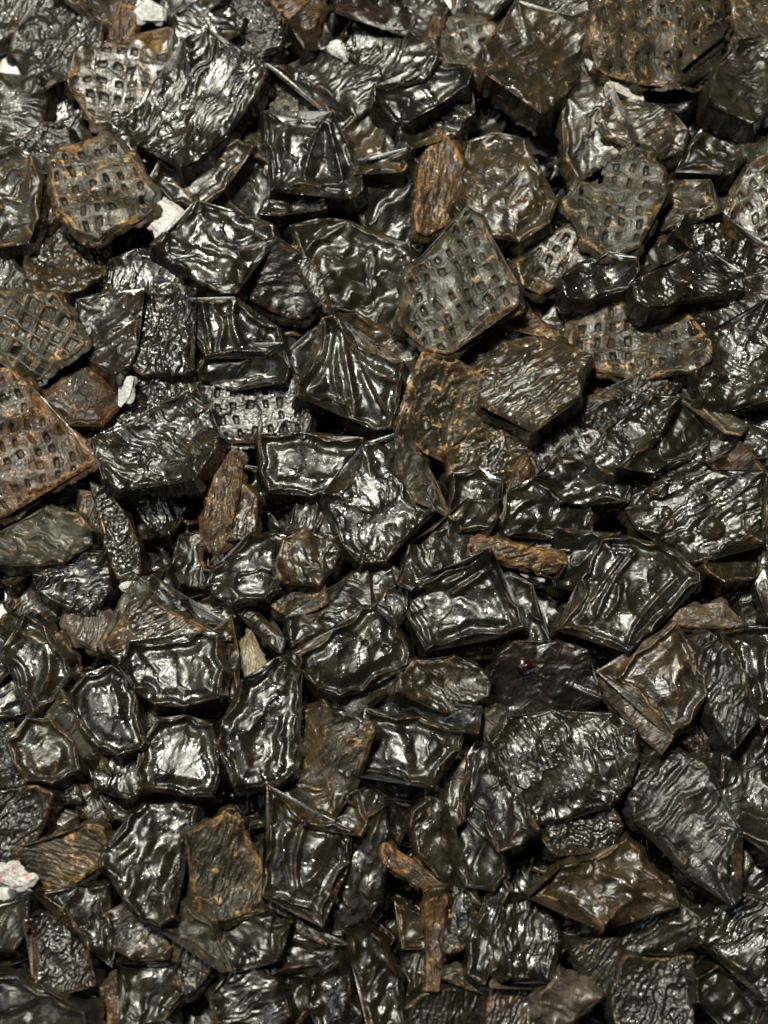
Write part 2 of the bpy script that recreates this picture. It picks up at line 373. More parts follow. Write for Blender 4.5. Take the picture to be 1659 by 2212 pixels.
DATA = """
A0|1|F|60|r|reddish brown rough chunk cut off by the top left corner|-60,-60 215,-60 205,110 150,170 0,250 -60,240
A0|2|G|40|g|charcoal grey grainy triangular chunk just right of the top left corner chunk|230,-20 370,30 500,120 590,200 560,300 400,380 330,450 240,560 190,480 170,380 100,290 110,200 210,110
A0|2|W|5||brown chunk with level wavy folds below the white gap on the left edge|-60,480 130,480 235,510 240,600 215,700 170,800 80,880 -60,940
A0|2|H|20|t|tan brown dimpled chunk cut by the top edge above the orange leaf shaped flap|390,-60 720,-60 720,60 690,130 600,150 520,60 400,20
A0|2|F|80|o|small orange leaf shaped flap hanging below a tan chunk near the top left|730,70 790,80 795,160 760,250 690,280 665,200 690,120
A0|1|W|80||narrow dark chunk with upright ridges below the crumpled white patch at the top|870,120 960,140 1040,60 1060,130 1060,300 960,330 860,230
A0|2|H|85|n|brown streaky chunk of upright fibres and faint dimples left of the big wrinkled oval chunk|520,330 640,300 780,260 900,330 960,200 1050,240 1040,430 960,470 900,560 820,600 700,680 580,700 540,640 540,560 470,540 440,460 500,370
A0|3|W|60|zb|biggest finely wrinkled oval chunk of the upper left, glittering all over|1110,300 1230,230 1380,330 1540,400 1560,470 1480,600 1340,760 1240,900 1090,1010 1000,900 840,850 780,700 880,580 950,480 1060,420 1130,350
A0|2|W|10|b|curled shiny lip tucked under the left end of the big wrinkled oval chunk|640,710 740,700 830,770 800,850 980,880 1060,930 1000,950 850,930 760,880 700,800
A0|3|H|15|pt|flat pale grey tan chunk with scattered glittering dimples and a tan lower edge, upper left|620,810 700,860 770,950 820,1050 890,1130 880,1230 800,1280 640,1360 590,1400 480,1350 370,1220 340,1080 330,980 370,900 500,890
A0|2|S|10|n|smooth greenish brown chunk cut by the left edge, left of the pale dimpled chunk|-60,950 100,940 180,990 215,1100 200,1250 160,1400 -60,1420
A0|1|F|85|n|narrow brown strip between the smooth left edge chunk and the pale dimpled chunk|200,960 330,980 350,1110 370,1250 290,1330 215,1300 210,1100
A0|2|G|0||bumpy dark chunk touching the top left corner of the pale dimpled chunk|150,870 270,790 370,790 400,880 340,970 200,970 100,950
A0|1|W|70|b|curled dark chunk with a bright blue white glint above the pale dimpled chunk|290,640 420,620 480,700 540,860 480,880 400,830 290,760
A0|1|G|85|n|brown bumpy upright slab directly below the pale dimpled chunk|230,1340 420,1370 580,1385 620,1480 590,1640 480,1720 280,1740 200,1600
A0|2|S|35|nus16|olive brown sunken chunk with a light rim above the white patch, upper left|920,1080 1000,980 1090,1010 1240,920 1380,850 1480,900 1400,980 1300,1110 1190,1210 1060,1160
A0|2|F|50|o|thin orange brown sliver along the right side of the big wrinkled oval chunk|1590,480 1600,560 1500,640 1400,800 1330,880 1300,820 1420,680 1500,560
A0|1|S|50|k|dark olive panel between the sunken light rimmed chunk and the triangular dent chunk|1310,1110 1400,985 1480,910 1560,940 1640,1000 1620,1240 1590,1370 1480,1250 1300,1180 1200,1215
V|3|S|-25|b|broad dark chunk with long bright curved folds right below the white patch, upper left|340,540 390,490 430,448 500,460 580,490 585,520 540,560 510,630 480,625 430,600 380,570
A1|3|F|20|o|tan orange chunk hanging from the top edge left of the middle|90,-60 380,-60 385,100 350,180 300,160 260,110 100,40
A1|1|G|0||dark glinting chunk below the tan orange chunk at the top edge|-60,20 100,40 170,100 280,160 250,230 150,240 60,330 -60,340
A0|2|W|-30|b|dark chunk with slanting bright creases at the upper end of the big wrinkled oval chunk|1070,100 1200,40 1350,60 1420,120 1380,200 1290,200 1200,260 1110,300 1060,250
A0|3|W|0|n|dull brown chunk cut by the top edge right of the crumpled white patch|990,-60 1350,-60 1300,20 1200,80 1070,130 1000,50
A0|2|G|10||small dark grainy chunk at the top edge left of the tan orange chunk|1360,-40 1560,-40 1640,60 1640,250 1500,280 1400,200 1420,100
A1|2|W|70||dark upright curl left of the small white triangle at the top|380,40 520,20 520,110 450,230 440,260 330,290 260,200 370,160
A1|2|W|30|r|purplish brown rough chunk cut by the top edge in the middle|540,0 560,-60 1050,-60 1110,60 1080,150 1040,250 900,190 800,140 700,90 600,110 530,170
A1|3|W|60|b|brown chunk with deep rolling folds right of the small white triangle at the top|600,110 720,170 900,190 1040,250 1085,370 1000,470 880,500 740,430 640,340 540,290 545,200
A1|3|F|85|o|short orange upright sliver left of the small grey dimpled chunk at the top|1070,120 1115,115 1090,220 1070,330 1045,320 1050,220
A1|2|H|20|p|small light grey chunk with two square dimples near the top right of the middle|1140,140 1250,130 1330,160 1400,190 1340,320 1300,420 1200,410 1115,370 1090,300 1090,200
A1|2|W|30||dark brown rough chunk below the small white triangle at the top|160,370 430,300 560,370 700,430 720,480 650,620 590,680 520,600 480,560 400,500 300,450 180,420
A1|2|S|35|b|curved dark band with a bright edge sweeping over a pale dimpled scrap|100,425 250,430 400,500 480,590 560,600 540,720 470,720 420,640 360,560 280,500 160,450
A1|1|H|10|p|pale grey scrap with two dark pits under the curved band|90,460 200,450 380,550 430,680 320,720 120,710 80,620
A0|1|G|20|t|tan speckled knobbly chunk left of the smooth chunk with the triangular dent|1440,720 1600,650 1680,800 1680,950 1600,960 1470,900
A1|3|S|75|bd1|smooth glossy chunk with a deep triangular dent in the upper middle|80,700 280,730 460,700 530,850 600,1000 610,1130 560,1180 440,1100 120,1120 150,1000 90,850
A1|2|S|-15|b|bright curled lower lip under the chunk with the triangular dent|80,1280 130,1200 380,1140 600,1100 600,1170 400,1230 200,1270
A1|2|S|60|n|plain olive triangular chunk pointing up, right of the chunk with the triangular dent|740,640 780,780 860,900 880,970 850,1000 620,1020 570,900 530,800 620,720 690,640
A1|3|S|-35|us14b|oblong folded chunk with a light lower rim left of the small grey dimpled chunk|740,560 900,500 1060,400 1220,440 1265,500 1240,560 1080,620 930,730 860,720 740,640
A1|1|S|0|k|smooth dark green block in shadow below the small grey dimpled chunk|1270,560 1460,540 1470,680 1430,780 1280,800 1180,790 1250,700
A1|2|W|-40|b|small creased chunk under the oblong folded chunk|1060,640 1250,560 1260,700 1170,790 1060,800 960,900 900,840 900,780 1000,700
A1|3|F|80|o|tall orange edged spindle shaped chunk in the upper middle|1100,760 1150,800 1225,960 1180,1060 1170,1300 1080,1350 1030,1400 960,1380 980,1180 1000,1000 1020,860 1080,820
V|3|S|70|ns12|large smooth olive brown chunk with upright folds right of the orange edged spindle|1020,300 1075,275 1130,300 1160,370 1195,420 1180,480 1120,510 1060,500 1010,470 985,440 1005,370
V|3|H|25|ptb|large grey brown waffle marked chunk, the most jagged, right of centre in the upper half|1005,460 1040,490 1065,560 1110,620 1110,665 1070,675 1035,690 1010,720 970,760 920,740 870,690 900,640 880,610 900,580 960,540 980,500
A1|1|S|40|k|dark olive block left of the orange edged spindle|640,1040 900,1000 960,1060 960,1300 900,1400 780,1480 700,1400 640,1200
V|2|S|30|w|dark chunk with swirling folds left of the large waffle marked chunk|640,500 700,480 760,490 800,520 880,540 900,580 880,640 860,680 800,700 740,690 700,640 670,580
V|3|F|60|n|thin curved tan edged strip along the left side of the swirl folded chunk|628,528 660,545 690,600 710,650 700,662 668,610
V|2|W|20|r|purplish brown wrinkled chunk between the bright folded chunk and the swirl folded chunk|530,560 600,540 650,570 690,620 690,635 640,665 600,655 555,640 545,600
A2|3|W|40|n|big brown wrinkled square chunk left of the great waffle slab at the top right|250,80 400,100 620,130 600,260 550,350 480,400 450,520 370,620 300,700 200,620 100,540 0,500 -20,330 100,150 180,50
A2|2|F|20|r|reddish strip behind the big brown wrinkled square chunk at the top edge|130,150 240,-60 660,-60 650,120 400,90 260,70 180,120
A2|1|S|20|k|dark chunk in the gap at the top edge right of the middle|-120,-60 130,-60 100,0 0,80 -110,120 -150,60
A2|3|H|5|nt|great brown waffle slab with orange lined dimples cut by the top edge at the right|660,-60 1380,-60 1400,120 1360,280 1320,420 1200,460 900,470 650,430 700,330 620,300 640,100
A2|1|W|10||dark chunk in the shade right below the great waffle slab|1000,470 1320,430 1300,580 1150,620 1000,610 925,540
A2|2|F|-35|o|small orange brown flap beside a tiny white spot left of the great waffle slab|450,500 500,430 600,350 640,420 560,470
A2|2|S|80|ns14|tall brown smooth chunk with a raised left rim below the great waffle slab|470,540 560,510 680,520 700,640 660,720 700,800 840,860 780,940 620,1020 580,1070 520,1010 490,880 480,700
A2|3|W|25|n|brown wrinkled oval nugget just below the white and red scrap, upper right|700,590 900,590 1060,670 1160,770 1140,870 1020,900 860,860 720,790 660,700
A2|3|W|20||wrinkled dark square chunk cut by the right edge near the top|1390,400 1470,270 1620,230 1720,250 1720,620 1550,740 1400,700 1300,640 1340,500
A2|2|H|40|t|tan flecked chunk in the top right corner|1420,150 1500,-60 1720,-60 1720,240 1600,250 1450,280
A2|2|S|-50|w|web like folded dark chunk with a light pointed tip, upper right|1150,1000 1230,860 1330,740 1420,700 1560,740 1640,700 1700,720 1560,850 1440,1000 1380,1010 1320,970 1200,980
A2|3|W|60|p|small round grey nugget at the right edge in the upper quarter|1530,880 1600,830 1720,840 1720,960 1600,980 1540,930
A2|3|H|-10|pb|raised grey waffle block with four rows of pits, upper right|870,890 940,930 970,1000 1020,1060 1020,1160 960,1220 940,1300 900,1380 880,1440 740,1500 640,1470 590,1420 560,1280 490,1230 490,1150 600,1060 740,960
A2|1|S|0|n|smooth brown patch right of the raised grey waffle block|1060,1000 1300,990 1320,1080 1200,1100 1080,1110
A2|2|S|-10|tn|grey tan chunk with an orange upper rim right of the raised grey waffle block|1030,1170 1100,1120 1270,1120 1300,1220 1330,1280 1180,1300 1060,1330 940,1300 960,1220
A2|1|S|60|k|dark shiny olive block between the orange rimmed chunk and the right edge|1320,1000 1450,1010 1500,1130 1480,1230 1400,1300 1320,1200
A2|2|H|30|n|brown dimpled chunk cut by the right edge below the round grey nugget|1530,1060 1620,1000 1720,1040 1720,1500 1600,1430 1480,1400 1460,1300 1500,1160
A2|2|G|10|b|black sparkling grainy chunk behind the glossy ribbed oblong chunk|1180,1330 1330,1290 1400,1350 1400,1430 1500,1420 1720,1520 1720,1640 1500,1600 1380,1500 1220,1480 1120,1420
A2|2|W|-40||long slanting ridge below the raised grey waffle block|900,1600 900,1540 1000,1460 1140,1380 1220,1400 1130,1500 1020,1590
B2|3|W|-32|bz|glossy oblong chunk with bold slanting ribs near the right edge, upper half|870,200 960,130 1180,10 1300,0 1500,100 1500,200 1400,250 1200,220 1080,310 950,350 890,290
B2|2|W|20|p|pale purple grey shelf under the glossy oblong ribbed chunk|900,340 1080,310 1200,230 1330,250 1220,380 1050,440 930,430
B2|3|S|-20|b|dark glossy wedge with a bright lower rim left of the glossy oblong ribbed chunk|450,150 560,60 700,20 850,60 860,130 800,200 600,260 480,270
A2|2|H|-35|n|slanting brown chunk with orange flecks below the raised grey waffle block|200,1560 350,1450 520,1350 580,1420 600,1500 620,1570 440,1640 330,1720 240,1680
B2|1|W|60|b|small crumpled glinting chunk right of the jagged waffle marked chunk|160,90 230,60 340,130 400,260 300,330 250,280 240,180
B2|1|S|30|n|shadowed brown chunk above the left end of the dark waffle band|250,300 400,250 470,280 540,300 520,430 420,460 330,400
B2|2|H|5|ntk|wide dark olive waffle band with an orange streak at its right end|540,430 640,340 820,330 930,430 1050,440 1140,400 1180,480 1250,560 1250,660 1180,710 930,720 740,680 640,660 560,600 510,520
B2|3|W|-30|b|large chunk with steep shiny creases cut by the right edge beside the dark waffle band|1260,540 1340,470 1500,400 1640,300 1720,330 1720,830 1500,860 1400,900 1290,840 1250,700
B2|2|W|-30|r|reddish dark chunk between the glossy oblong ribbed chunk and the right edge|1220,400 1330,270 1500,180 1720,130 1720,280 1560,380 1330,460 1240,470
B2|1|W|-20||thin dark chunk at the right edge below the large creased chunk|1400,920 1500,870 1720,840 1720,1060 1560,1000
B2|3|W|30|nz|brown wrinkled chunk with a dark crease across it, left of the dark waffle band|-50,520 60,370 430,500 575,630 500,880 250,1060 -30,880 -70,700
B2|2|F|20|o|thin tan strip behind the top of the brown wrinkled chunk|-70,380 60,340 220,350 300,400 420,480 330,470 200,400 60,380 -20,450
B1|2|G|40|t|grainy chunk sprinkled with orange crumbs just right of the centre|1020,680 1200,720 1330,780 1400,880 1430,1000 1340,1100 1200,1190 1100,1180 940,1100 900,1030 950,880 980,760
B1|3|S|70|bus8hA|large smooth four cornered chunk with ridges spreading from its top corner, at the centre|490,400 560,510 700,610 860,670 850,760 830,900 800,1030 700,1020 560,950 280,860 300,760 380,660 430,560 420,430
B1|2|S|25|n|brown rimmed back flap behind the large four cornered centre chunk|500,400 640,400 790,470 900,540 1010,630 960,700 870,900 830,1030 760,700 560,500
B1|2|S|60|k|dark curled ear on the left of the large four cornered centre chunk|230,600 320,500 400,450 400,600 320,720 270,760 220,690
B0|3|S|75|bus12hB|saddle shaped chunk with bright sweeping rims left of the large centre chunk|1150,300 1400,290 1430,340 1620,430 1660,540 1560,590 1440,570 1240,600 1200,500 1130,420
B0|2|S|0|k|smooth dark green side block below the saddle shaped chunk|1200,700 1260,600 1440,570 1650,590 1680,700 1650,780 1400,770 1240,740
B0|2|H|5|rn|purplish brown waffle slab with upright dark slots left of the large centre chunk|1210,790 1400,780 1650,800 1720,760 1810,830 1810,1000 1770,1080 1600,1080 1350,1090 1290,1000 1280,900
B1|2|S|10|s8bu|wide dark chunk with a straight brown upper edge below the purplish waffle slab|60,1100 300,1090 620,1110 610,1200 570,1330 500,1400 350,1400 130,1400 90,1300
B1|1|S|5|k|dark front step under the wide straight edged chunk|130,1400 480,1400 430,1520 250,1500 120,1490
B1|3|W|-65|b|long finely wrinkled roof like chunk right below the centre|640,1150 860,1090 900,1200 960,1440 1050,1530 900,1650 780,1800 640,1820 540,1700 480,1520 440,1430 560,1400 620,1330
B1|3|W|55|pr|pinkish grey triangular slope with a red tip on the right of the roof like chunk|860,1060 930,1110 1020,1260 1170,1560 1060,1500 960,1450 900,1320 850,1200
C1|2|W|-60||dark wrinkled chunk ending in a long light crease under the roof like chunk|880,450 940,300 960,230 1080,170 1200,100 1240,0 1430,0 1400,110 1280,170 1250,300 1100,420 960,480
B1|2|S|85|bu|small ribbed cube right of the red tipped slope|1200,1350 1330,1330 1440,1390 1430,1540 1380,1600 1240,1620 1200,1500
B1|2|G|20|n|brown grainy block between the orange crumbed chunk and the small ribbed cube|1180,1200 1340,1090 1500,1090 1650,1150 1600,1280 1500,1480 1460,1540 1440,1390 1330,1330 1200,1340
B1|3|F|70|o|straight tan splinter running down right of the small ribbed cube|1640,1120 1665,1150 1570,1390 1480,1570 1450,1540 1540,1340
B2|2|S|20|b|dark knobbly chunk with rounded lumps above the orange brown log|110,1600 150,1440 280,1370 440,1460 580,1440 610,1560 590,1640 400,1650 150,1660
B2|2|S|15|b|tongue shaped dark flap above the knobbly lumped chunk|320,1330 420,1230 560,1260 700,1300 800,1390 760,1460 560,1450 450,1460 380,1380
B2|2|H|30|nr|brown dimpled ribbon chunk left of the leaf shaped wrinkled chunk|230,1100 320,1040 480,1000 640,1030 700,1080 620,1200 480,1210 400,1240 330,1300 280,1200
B2|3|W|-50|b|leaf shaped wrinkled chunk with a light curved right edge, right of centre|640,1180 720,1050 840,960 960,870 1110,880 1050,980 1000,1090 900,1180 760,1300 720,1290 650,1230
B2|2|G|10||grainy glinting chunk behind the leaf shaped wrinkled chunk|560,880 850,850 880,760 1050,740 1110,800 1000,880 840,960 720,1040 600,990
B2|2|S|-45|k|flat dark green chunk right of the leaf shaped wrinkled chunk|1110,890 1260,900 1340,960 1290,1100 1160,1200 1000,1280 860,1300 760,1310 900,1190 1020,1090
B2|3|S|30|p|long grey brown strip sloping down right above the flat dark green chunk|1100,775 1260,830 1500,1010 1450,1080 1370,1040 1300,950 1180,880
B2|2|W|10|b|glinting rough chunk at the right edge above the light brown flap|1300,1080 1500,1020 1640,1060 1720,1100 1720,1200 1600,1180 1480,1160 1320,1230 1280,1120
B2|3|S|-20|ot|plain light brown triangular flap near the right edge at mid height|1320,1240 1490,1165 1560,1220 1650,1310 1550,1310 1420,1310
B2|3|S|-25|bs2|bright glossy roll like ridge left of the light brown flap|980,1390 1080,1260 1280,1140 1320,1260 1200,1330 1060,1420 1000,1420
C2|2|W|25|bB|wide lumpy chunk with shiny blisters near the right edge below the light brown flap|860,0 900,-140 1100,-130 1300,-180 1600,-180 1600,100 1590,220 1500,170 1330,260 1220,290 1100,170 940,110
C2|2|S|0|nus14|brown cup shaped chunk with a rounded rim below the blistered chunk|1310,350 1340,280 1500,200 1600,230 1610,330 1540,400 1400,420 1330,390
C2|2|S|80||narrow chunk cut by the right edge beside the blistered chunk|1620,-60 1720,-100 1720,500 1640,620 1600,400 1620,200
C2|1|W|50|b|slanting dark chunk with a bright white edge above the pink sliver|1280,440 1400,460 1540,500 1640,600 1720,640 1540,660 1400,500
C2|3|F|0|q|rough pink brown sliver lying flat near the right edge|1090,660 1150,600 1220,590 1300,615 1380,570 1400,640 1510,690 1460,710 1200,690 1110,690
C2|3|F|15|o|orange brown log with a crusty top, right of centre|-80,180 60,190 300,250 420,270 420,360 380,380 240,340 0,290 -90,250
C2|2|S|5|n|dark brown plank right behind the orange brown log|-100,130 100,130 240,170 420,150 430,250 300,240 60,190
C2|2|S|20|k|dark shadowed cube between the orange brown log and the glossy folded diamond|430,170 620,170 690,200 610,370 570,440 430,420 400,300
C2|3|S|-60|bus7hC|glossy black brown diamond with a groove along its right side, lower right of centre|690,200 840,200 1000,240 1120,300 1220,390 1230,450 1140,500 1070,600 960,720 830,840 700,770 430,710 500,610 600,500 570,430 620,320
C2|1|S|15|k|smooth dark green underside below the glossy diamond|440,730 700,770 840,840 820,940 700,910 560,840
C1|3|S|-10|kus10hD|large dark olive four cornered chunk with a bright crumpled top corner, beside the diamond|900,480 1150,400 1380,310 1450,480 1540,590 1580,720 1450,750 1150,800 1040,840 980,720 920,600
C1|2|S|-12|p|pale grey thin lip under the lower edge of the large dark olive chunk|1120,860 1300,780 1500,790 1580,800 1450,860 1200,900
C1|2|S|60|k|dark sloping side strip right of the large dark olive chunk|1460,440 1540,420 1640,500 1700,700 1740,780 1640,820 1570,730 1530,600
C1|3|S|70|buvs9|large grey brown chunk with a rounded light right rim and two tiny pits|250,880 500,740 640,620 720,570 790,600 850,700 900,850 890,930 640,1050 520,1090 400,1060 300,960
C1|2|S|-30||dark lower skirt under the grey brown chunk with two tiny pits|300,960 420,1070 520,1100 640,1060 900,930 930,950 760,1090 600,1220 480,1180 370,1060
C1|2|W|-25|r|reddish brown folded back chunk above the grey brown chunk with two tiny pits|240,640 400,640 460,560 540,460 600,400 720,340 790,380 800,480 700,570 500,700 260,800
C1|3|W|70||short crinkled strip between the reddish brown back chunk and the large dark olive chunk|700,350 820,370 890,450 900,560 840,700 790,600 730,560 800,480
C1|3|W|-60|n|upright wrinkled lump above a tan grainy wedge, left of centre in the lower half|200,200 300,160 440,200 490,250 480,320 400,400 380,440 180,440 160,340
C1|3|G|30|t|tan grey grainy wedge at the foot of the upright wrinkled lump|110,560 170,440 270,390 370,400 420,560 300,610 180,600
C1|2|W|80||dark narrow chunk behind the upright wrinkled lump|250,140 280,10 360,-20 430,90 480,240 330,160
C0|3|S|-30|b|dark rounded chunk with broad soft creases left of the upright wrinkled lump|1250,440 1280,350 1400,280 1480,180 1600,160 1700,180 1680,330 1650,470 1560,520 1400,550 1300,510
C1|1|S|50||dark narrow strip below the tan grey grainy wedge|-60,600 40,580 180,800 220,860 170,890 0,720
B0|3|F|80|o|tall tan fibrous splinter chunk in the left half below mid height|1290,1180 1340,1130 1420,1200 1410,1420 1340,1680 1230,1850 1190,1740 1230,1500 1260,1320
B0|3|F|75|n|shorter brown fibrous chunk with a rounded foot right of the tall tan splinter|1420,1370 1520,1470 1510,1640 1440,1690 1340,1700 1400,1560
C0|2|W|75||dark crumpled chunk at the foot of the tall tan splinter|1090,200 1240,160 1280,330 1200,440 1100,420 1060,340
B0|3|W|-30|bz|big dark oval chunk with fine slanting wrinkles in the left half at mid height|580,1100 800,1010 940,900 1100,840 1230,940 1285,1110 1240,1220 1150,1360 1000,1360 740,1390 650,1340 600,1200
B0|3|W|60|p|light grey folded edge on the left of the big dark oval chunk|560,1140 640,1180 700,1270 750,1380 690,1380 600,1280
B0|1|W|-60|b|small dark chunk with bright slanting creases below the big dark oval chunk|820,1390 1060,1370 1070,1500 1000,1640 900,1600 830,1480
B0|2|G|30|b|black grainy chunk behind the top of the big dark oval chunk|820,720 920,690 1050,720 1120,820 1060,900 900,900 800,1000 640,1050 620,990 680,900 780,850
B0|3|G|80|b|upright black chunk thickly covered with sparkling grains, left half|850,280 1000,200 1160,270 1130,400 1110,560 1140,680 1040,700 880,690 780,640 800,450
B0|2|W|20|nr|brown wrinkled chunk left of the sparkling grainy black chunk|480,300 640,260 840,290 800,400 790,560 760,650 700,720 640,650 560,600 500,520 480,440
B0|2|W|70|b|small dark chunk with a bright left rim above the sparkling grainy black chunk|630,240 690,60 830,10 1000,40 1060,80 1040,190 850,200 830,280
B0|2|F|80|tp|pale tan narrow strip on the left of the saddle shaped chunk|1130,430 1200,400 1230,500 1230,620 1180,690 1130,620
B0|2|S|45|ous14|diamond shaped open cup with an orange rim, left|455,570 560,640 720,760 680,880 600,1000 430,1000 230,870 300,730
B0|3|H|-30|ptbh|grey waffle grid with large glossy square holes at the left edge|-60,240 100,240 320,270 400,380 470,520 400,590 260,660 240,700 130,720 60,600 -60,560
B0|3|H|15|o|big orange brown chunk with faint waffle lines at the left edge|-60,740 100,740 200,840 220,930 340,1010 420,1100 520,1190 560,1210 400,1290 280,1350 160,1440 40,1550 -60,1540
B0|2|F|50|o|orange brown flap under the orange rimmed cup|400,960 520,960 600,1100 560,1200 470,1150 360,1020
B0|1|W|80|g|dark upright chunk in the left edge above the grey waffle grid|-60,-60 60,40 140,150 200,230 150,260 -60,230
B0|2|G|40|b|curved black grainy band arching over the pale ridged chunk on the left|560,1400 640,1440 740,1600 830,1780 800,1900 700,1880 640,1700 600,1560
B0|2|F|75|o|small orange brown arch inside the black grainy band|480,1420 560,1450 630,1560 620,1680 560,1700 500,1560
B0|1|G|0||dark speckled shelf left of the small orange brown arch|60,1540 250,1400 480,1360 480,1480 300,1520 130,1580
C0|3|W|-28|pb|pale grey ridged chunk at the left edge, below mid height|-60,200 120,100 280,20 440,60 530,150 520,220 350,300 220,300 100,320 -60,330
C0|2|S|-40|b|dark bent foot under the left end of the pale grey ridged chunk|-60,320 100,310 220,280 200,350 80,440 0,400
C0|2|W|20|bz|very shiny crinkled chunk like crushed foil below the pale grey ridged chunk|230,400 340,340 500,300 610,300 620,400 600,500 540,600 480,590 380,540 260,500
C0|1|W|60|n|brown folded chunk left of the pale pink fibrous strip|200,420 300,560 330,640 260,640 130,620 80,560 60,420
C0|2|F|70|q|pale pink fibrous strip in the left half of the lower middle|400,650 480,610 620,620 640,750 600,850 520,820 440,740
C0|3|S|-60|s9bu|large ribbed cube face with straight right edge, left lower middle|740,940 800,820 1000,820 1180,760 1280,770 1300,960 1290,1130 1100,1160 940,1150 840,1080
C0|3|F|30|n|tan rimmed saddle behind the large ribbed cube face|650,830 800,590 870,540 1000,620 1130,700 1290,760 1180,760 1020,830 800,830 740,920
C0|3|S|-55|p|pale olive folded strip left of the tan rimmed saddle|720,560 800,430 860,470 880,530 800,590 700,780 640,840 600,800
C0|2|W|40||dark glinting strip right above the tan rimmed saddle|870,470 940,440 1080,560 1190,660 1360,700 1340,780 1280,770 1130,690 1000,620 880,530
C0|2|S|85|n|smooth dark right side block of the large ribbed cube face|1290,780 1380,700 1400,900 1410,1080 1300,1140
C0|2|S|20||small rounded dark lump above the right side block|1130,580 1280,540 1360,640 1350,720 1220,680
C0|2|F|80|f|hooked cream white fatty scrap in the dark gap left of the large two pitted chunk|1455,770 1500,750 1510,900 1590,950 1500,1030 1460,940
C0|3|W|45||slanting dark strip above the hooked cream white scrap|1420,560 1480,580 1660,760 1640,830 1560,760 1440,640
C0|3|S|75|bus6|brightest smooth bulging chunk in the lower left, with soft upright folds|430,1100 520,1010 660,960 740,1020 790,1150 860,1380 830,1420 700,1450 580,1400 500,1300 450,1200
C0|2|W|50|p|light edged left flank of the brightest bulging chunk|190,1250 380,1110 470,1250 560,1400 640,1560 520,1500 400,1380 280,1260
C0|3|S|55|bus10hE|black chunk with a bright curved sheen at the left edge of the lower middle|20,850 150,650 260,720 370,900 400,1000 300,1120 200,1190 120,1050 60,900
C0|2|F|55|tn|tan edged strip along the right side of the curved sheen chunk|250,710 380,800 460,960 420,1010 350,880
C0|1|S|60|k|black low chunk in the gap at the left edge below the curved sheen chunk|-60,900 40,930 110,1060 170,1180 60,1200 -60,1230
C0|2|S|40|nus14|small scooped chunk with a light wavy rim left of the brightest bulging chunk|100,1400 180,1280 300,1300 400,1400 440,1540 300,1600 190,1590 130,1500
C0|1|G|0||dark glinting rubble chunk at the left edge below the small scooped chunk|-60,1260 80,1380 150,1560 120,1660 -60,1640
C0|3|S|75|bus8|square glossy chunk with a rounded bright top rim right of the brightest bulging chunk|870,1400 960,1280 1100,1260 1240,1310 1260,1420 1290,1560 1260,1700 1100,1680 860,1660 850,1550
C0|2|W|70|b|crumpled glinting piece under the brightest bulging chunk|560,1500 740,1460 860,1430 850,1640 780,1710 600,1650
C0|1|S|10|k|smooth dark bar above the square glossy chunk|1020,1150 1400,1150 1420,1230 1270,1290 1100,1250 980,1260
C1|3|S|80|b|tall dark chunk with upright soft ribs and an orange right edge, lower left of centre|120,930 200,920 270,1000 250,1150 250,1400 230,1560 150,1630 -100,1640 -200,1400 -150,1250 -50,1050 60,1000
C1|3|W|45|n|brown square chunk with an orange rim left of the white faced rectangle|280,1210 400,1200 560,1260 690,1300 700,1350 640,1480 600,1620 480,1820 380,1760 250,1620 260,1400
C1|3|S|-75|bus14|sunken rectangular chunk with the whitest shiny face and a thin raised rim|680,1210 960,1260 1230,1330 1190,1440 1100,1500 1050,1650 900,1600 760,1560 610,1580 650,1450 700,1330
C1|2|S|80|n|dark right side block of the white faced rectangle|1100,1510 1240,1340 1270,1440 1250,1600 1240,1820 1180,1870 1060,1800 1050,1660
C1|2|S|8|k|flat dark slab just behind the white faced rectangle|800,1130 880,1090 1200,1170 1300,1190 1290,1340 1100,1290 900,1230 780,1190
C1|3|W|-40|nb|oval chunk with bold slanting ribs and a golden right end above the white faced rectangle|900,1000 980,930 1180,910 1300,960 1380,1040 1360,1120 1240,1170 1140,1200 1000,1130 870,1100
C2|3|W|5|nrR|chunk with level brown ribs and one glossy red bead on top|30,1000 60,900 160,830 400,830 560,870 590,980 650,1130 500,1170 300,1200 130,1230 80,1160
C2|3|S|60|nbus10|large smooth golden brown chunk with a soft bright middle, lower right|670,970 800,1000 880,880 1000,800 1100,700 1180,800 1260,1000 1270,1100 1180,1260 1070,1340 960,1150 820,1030
C2|3|W|45|q|pinkish rough flank running down the left of the golden brown chunk|660,980 800,1030 960,1150 1060,1340 1000,1440 900,1330 740,1140
C2|3|W|65|g|long grey wrinkled flap right of the golden brown chunk|1180,800 1260,770 1330,750 1450,860 1520,1000 1530,1140 1590,1230 1500,1320 1450,1410 1390,1350 1330,1200 1250,1000
C2|2|S|40|bus9|broad smooth bright chunk cut by the right edge below the pink sliver|1400,780 1520,740 1720,720 1720,1200 1620,1290 1540,1160 1520,980
C2|1|G|0||dark speckled chunk in the gap below the golden brown chunk|1180,1400 1260,1290 1350,1250 1420,1400 1400,1560 1320,1560 1240,1450
C2|3|W|-60|bz|broadest deeply wrinkled black chunk in the lower right|50,1400 130,1260 400,1230 720,1240 850,1330 860,1480 780,1640 700,1760 500,1800 400,1850 270,1880 170,1800 100,1640 60,1500
D2|2|G|-20|b|bumpy glinting end under the broadest wrinkled black chunk|330,520 440,420 600,340 700,400 740,480 700,590 500,620 400,610
D1|2|S|75|r|tall dark wavy chunk on the left of the broadest wrinkled black chunk|1280,280 1290,100 1370,-60 1430,100 1480,250 1560,340 1640,480 1560,560 1440,600 1350,400
C2|2|W|0|p|small grey green lump above the left corner of the broadest wrinkled black chunk|-60,1230 40,1200 100,1240 130,1300 60,1380 -40,1370
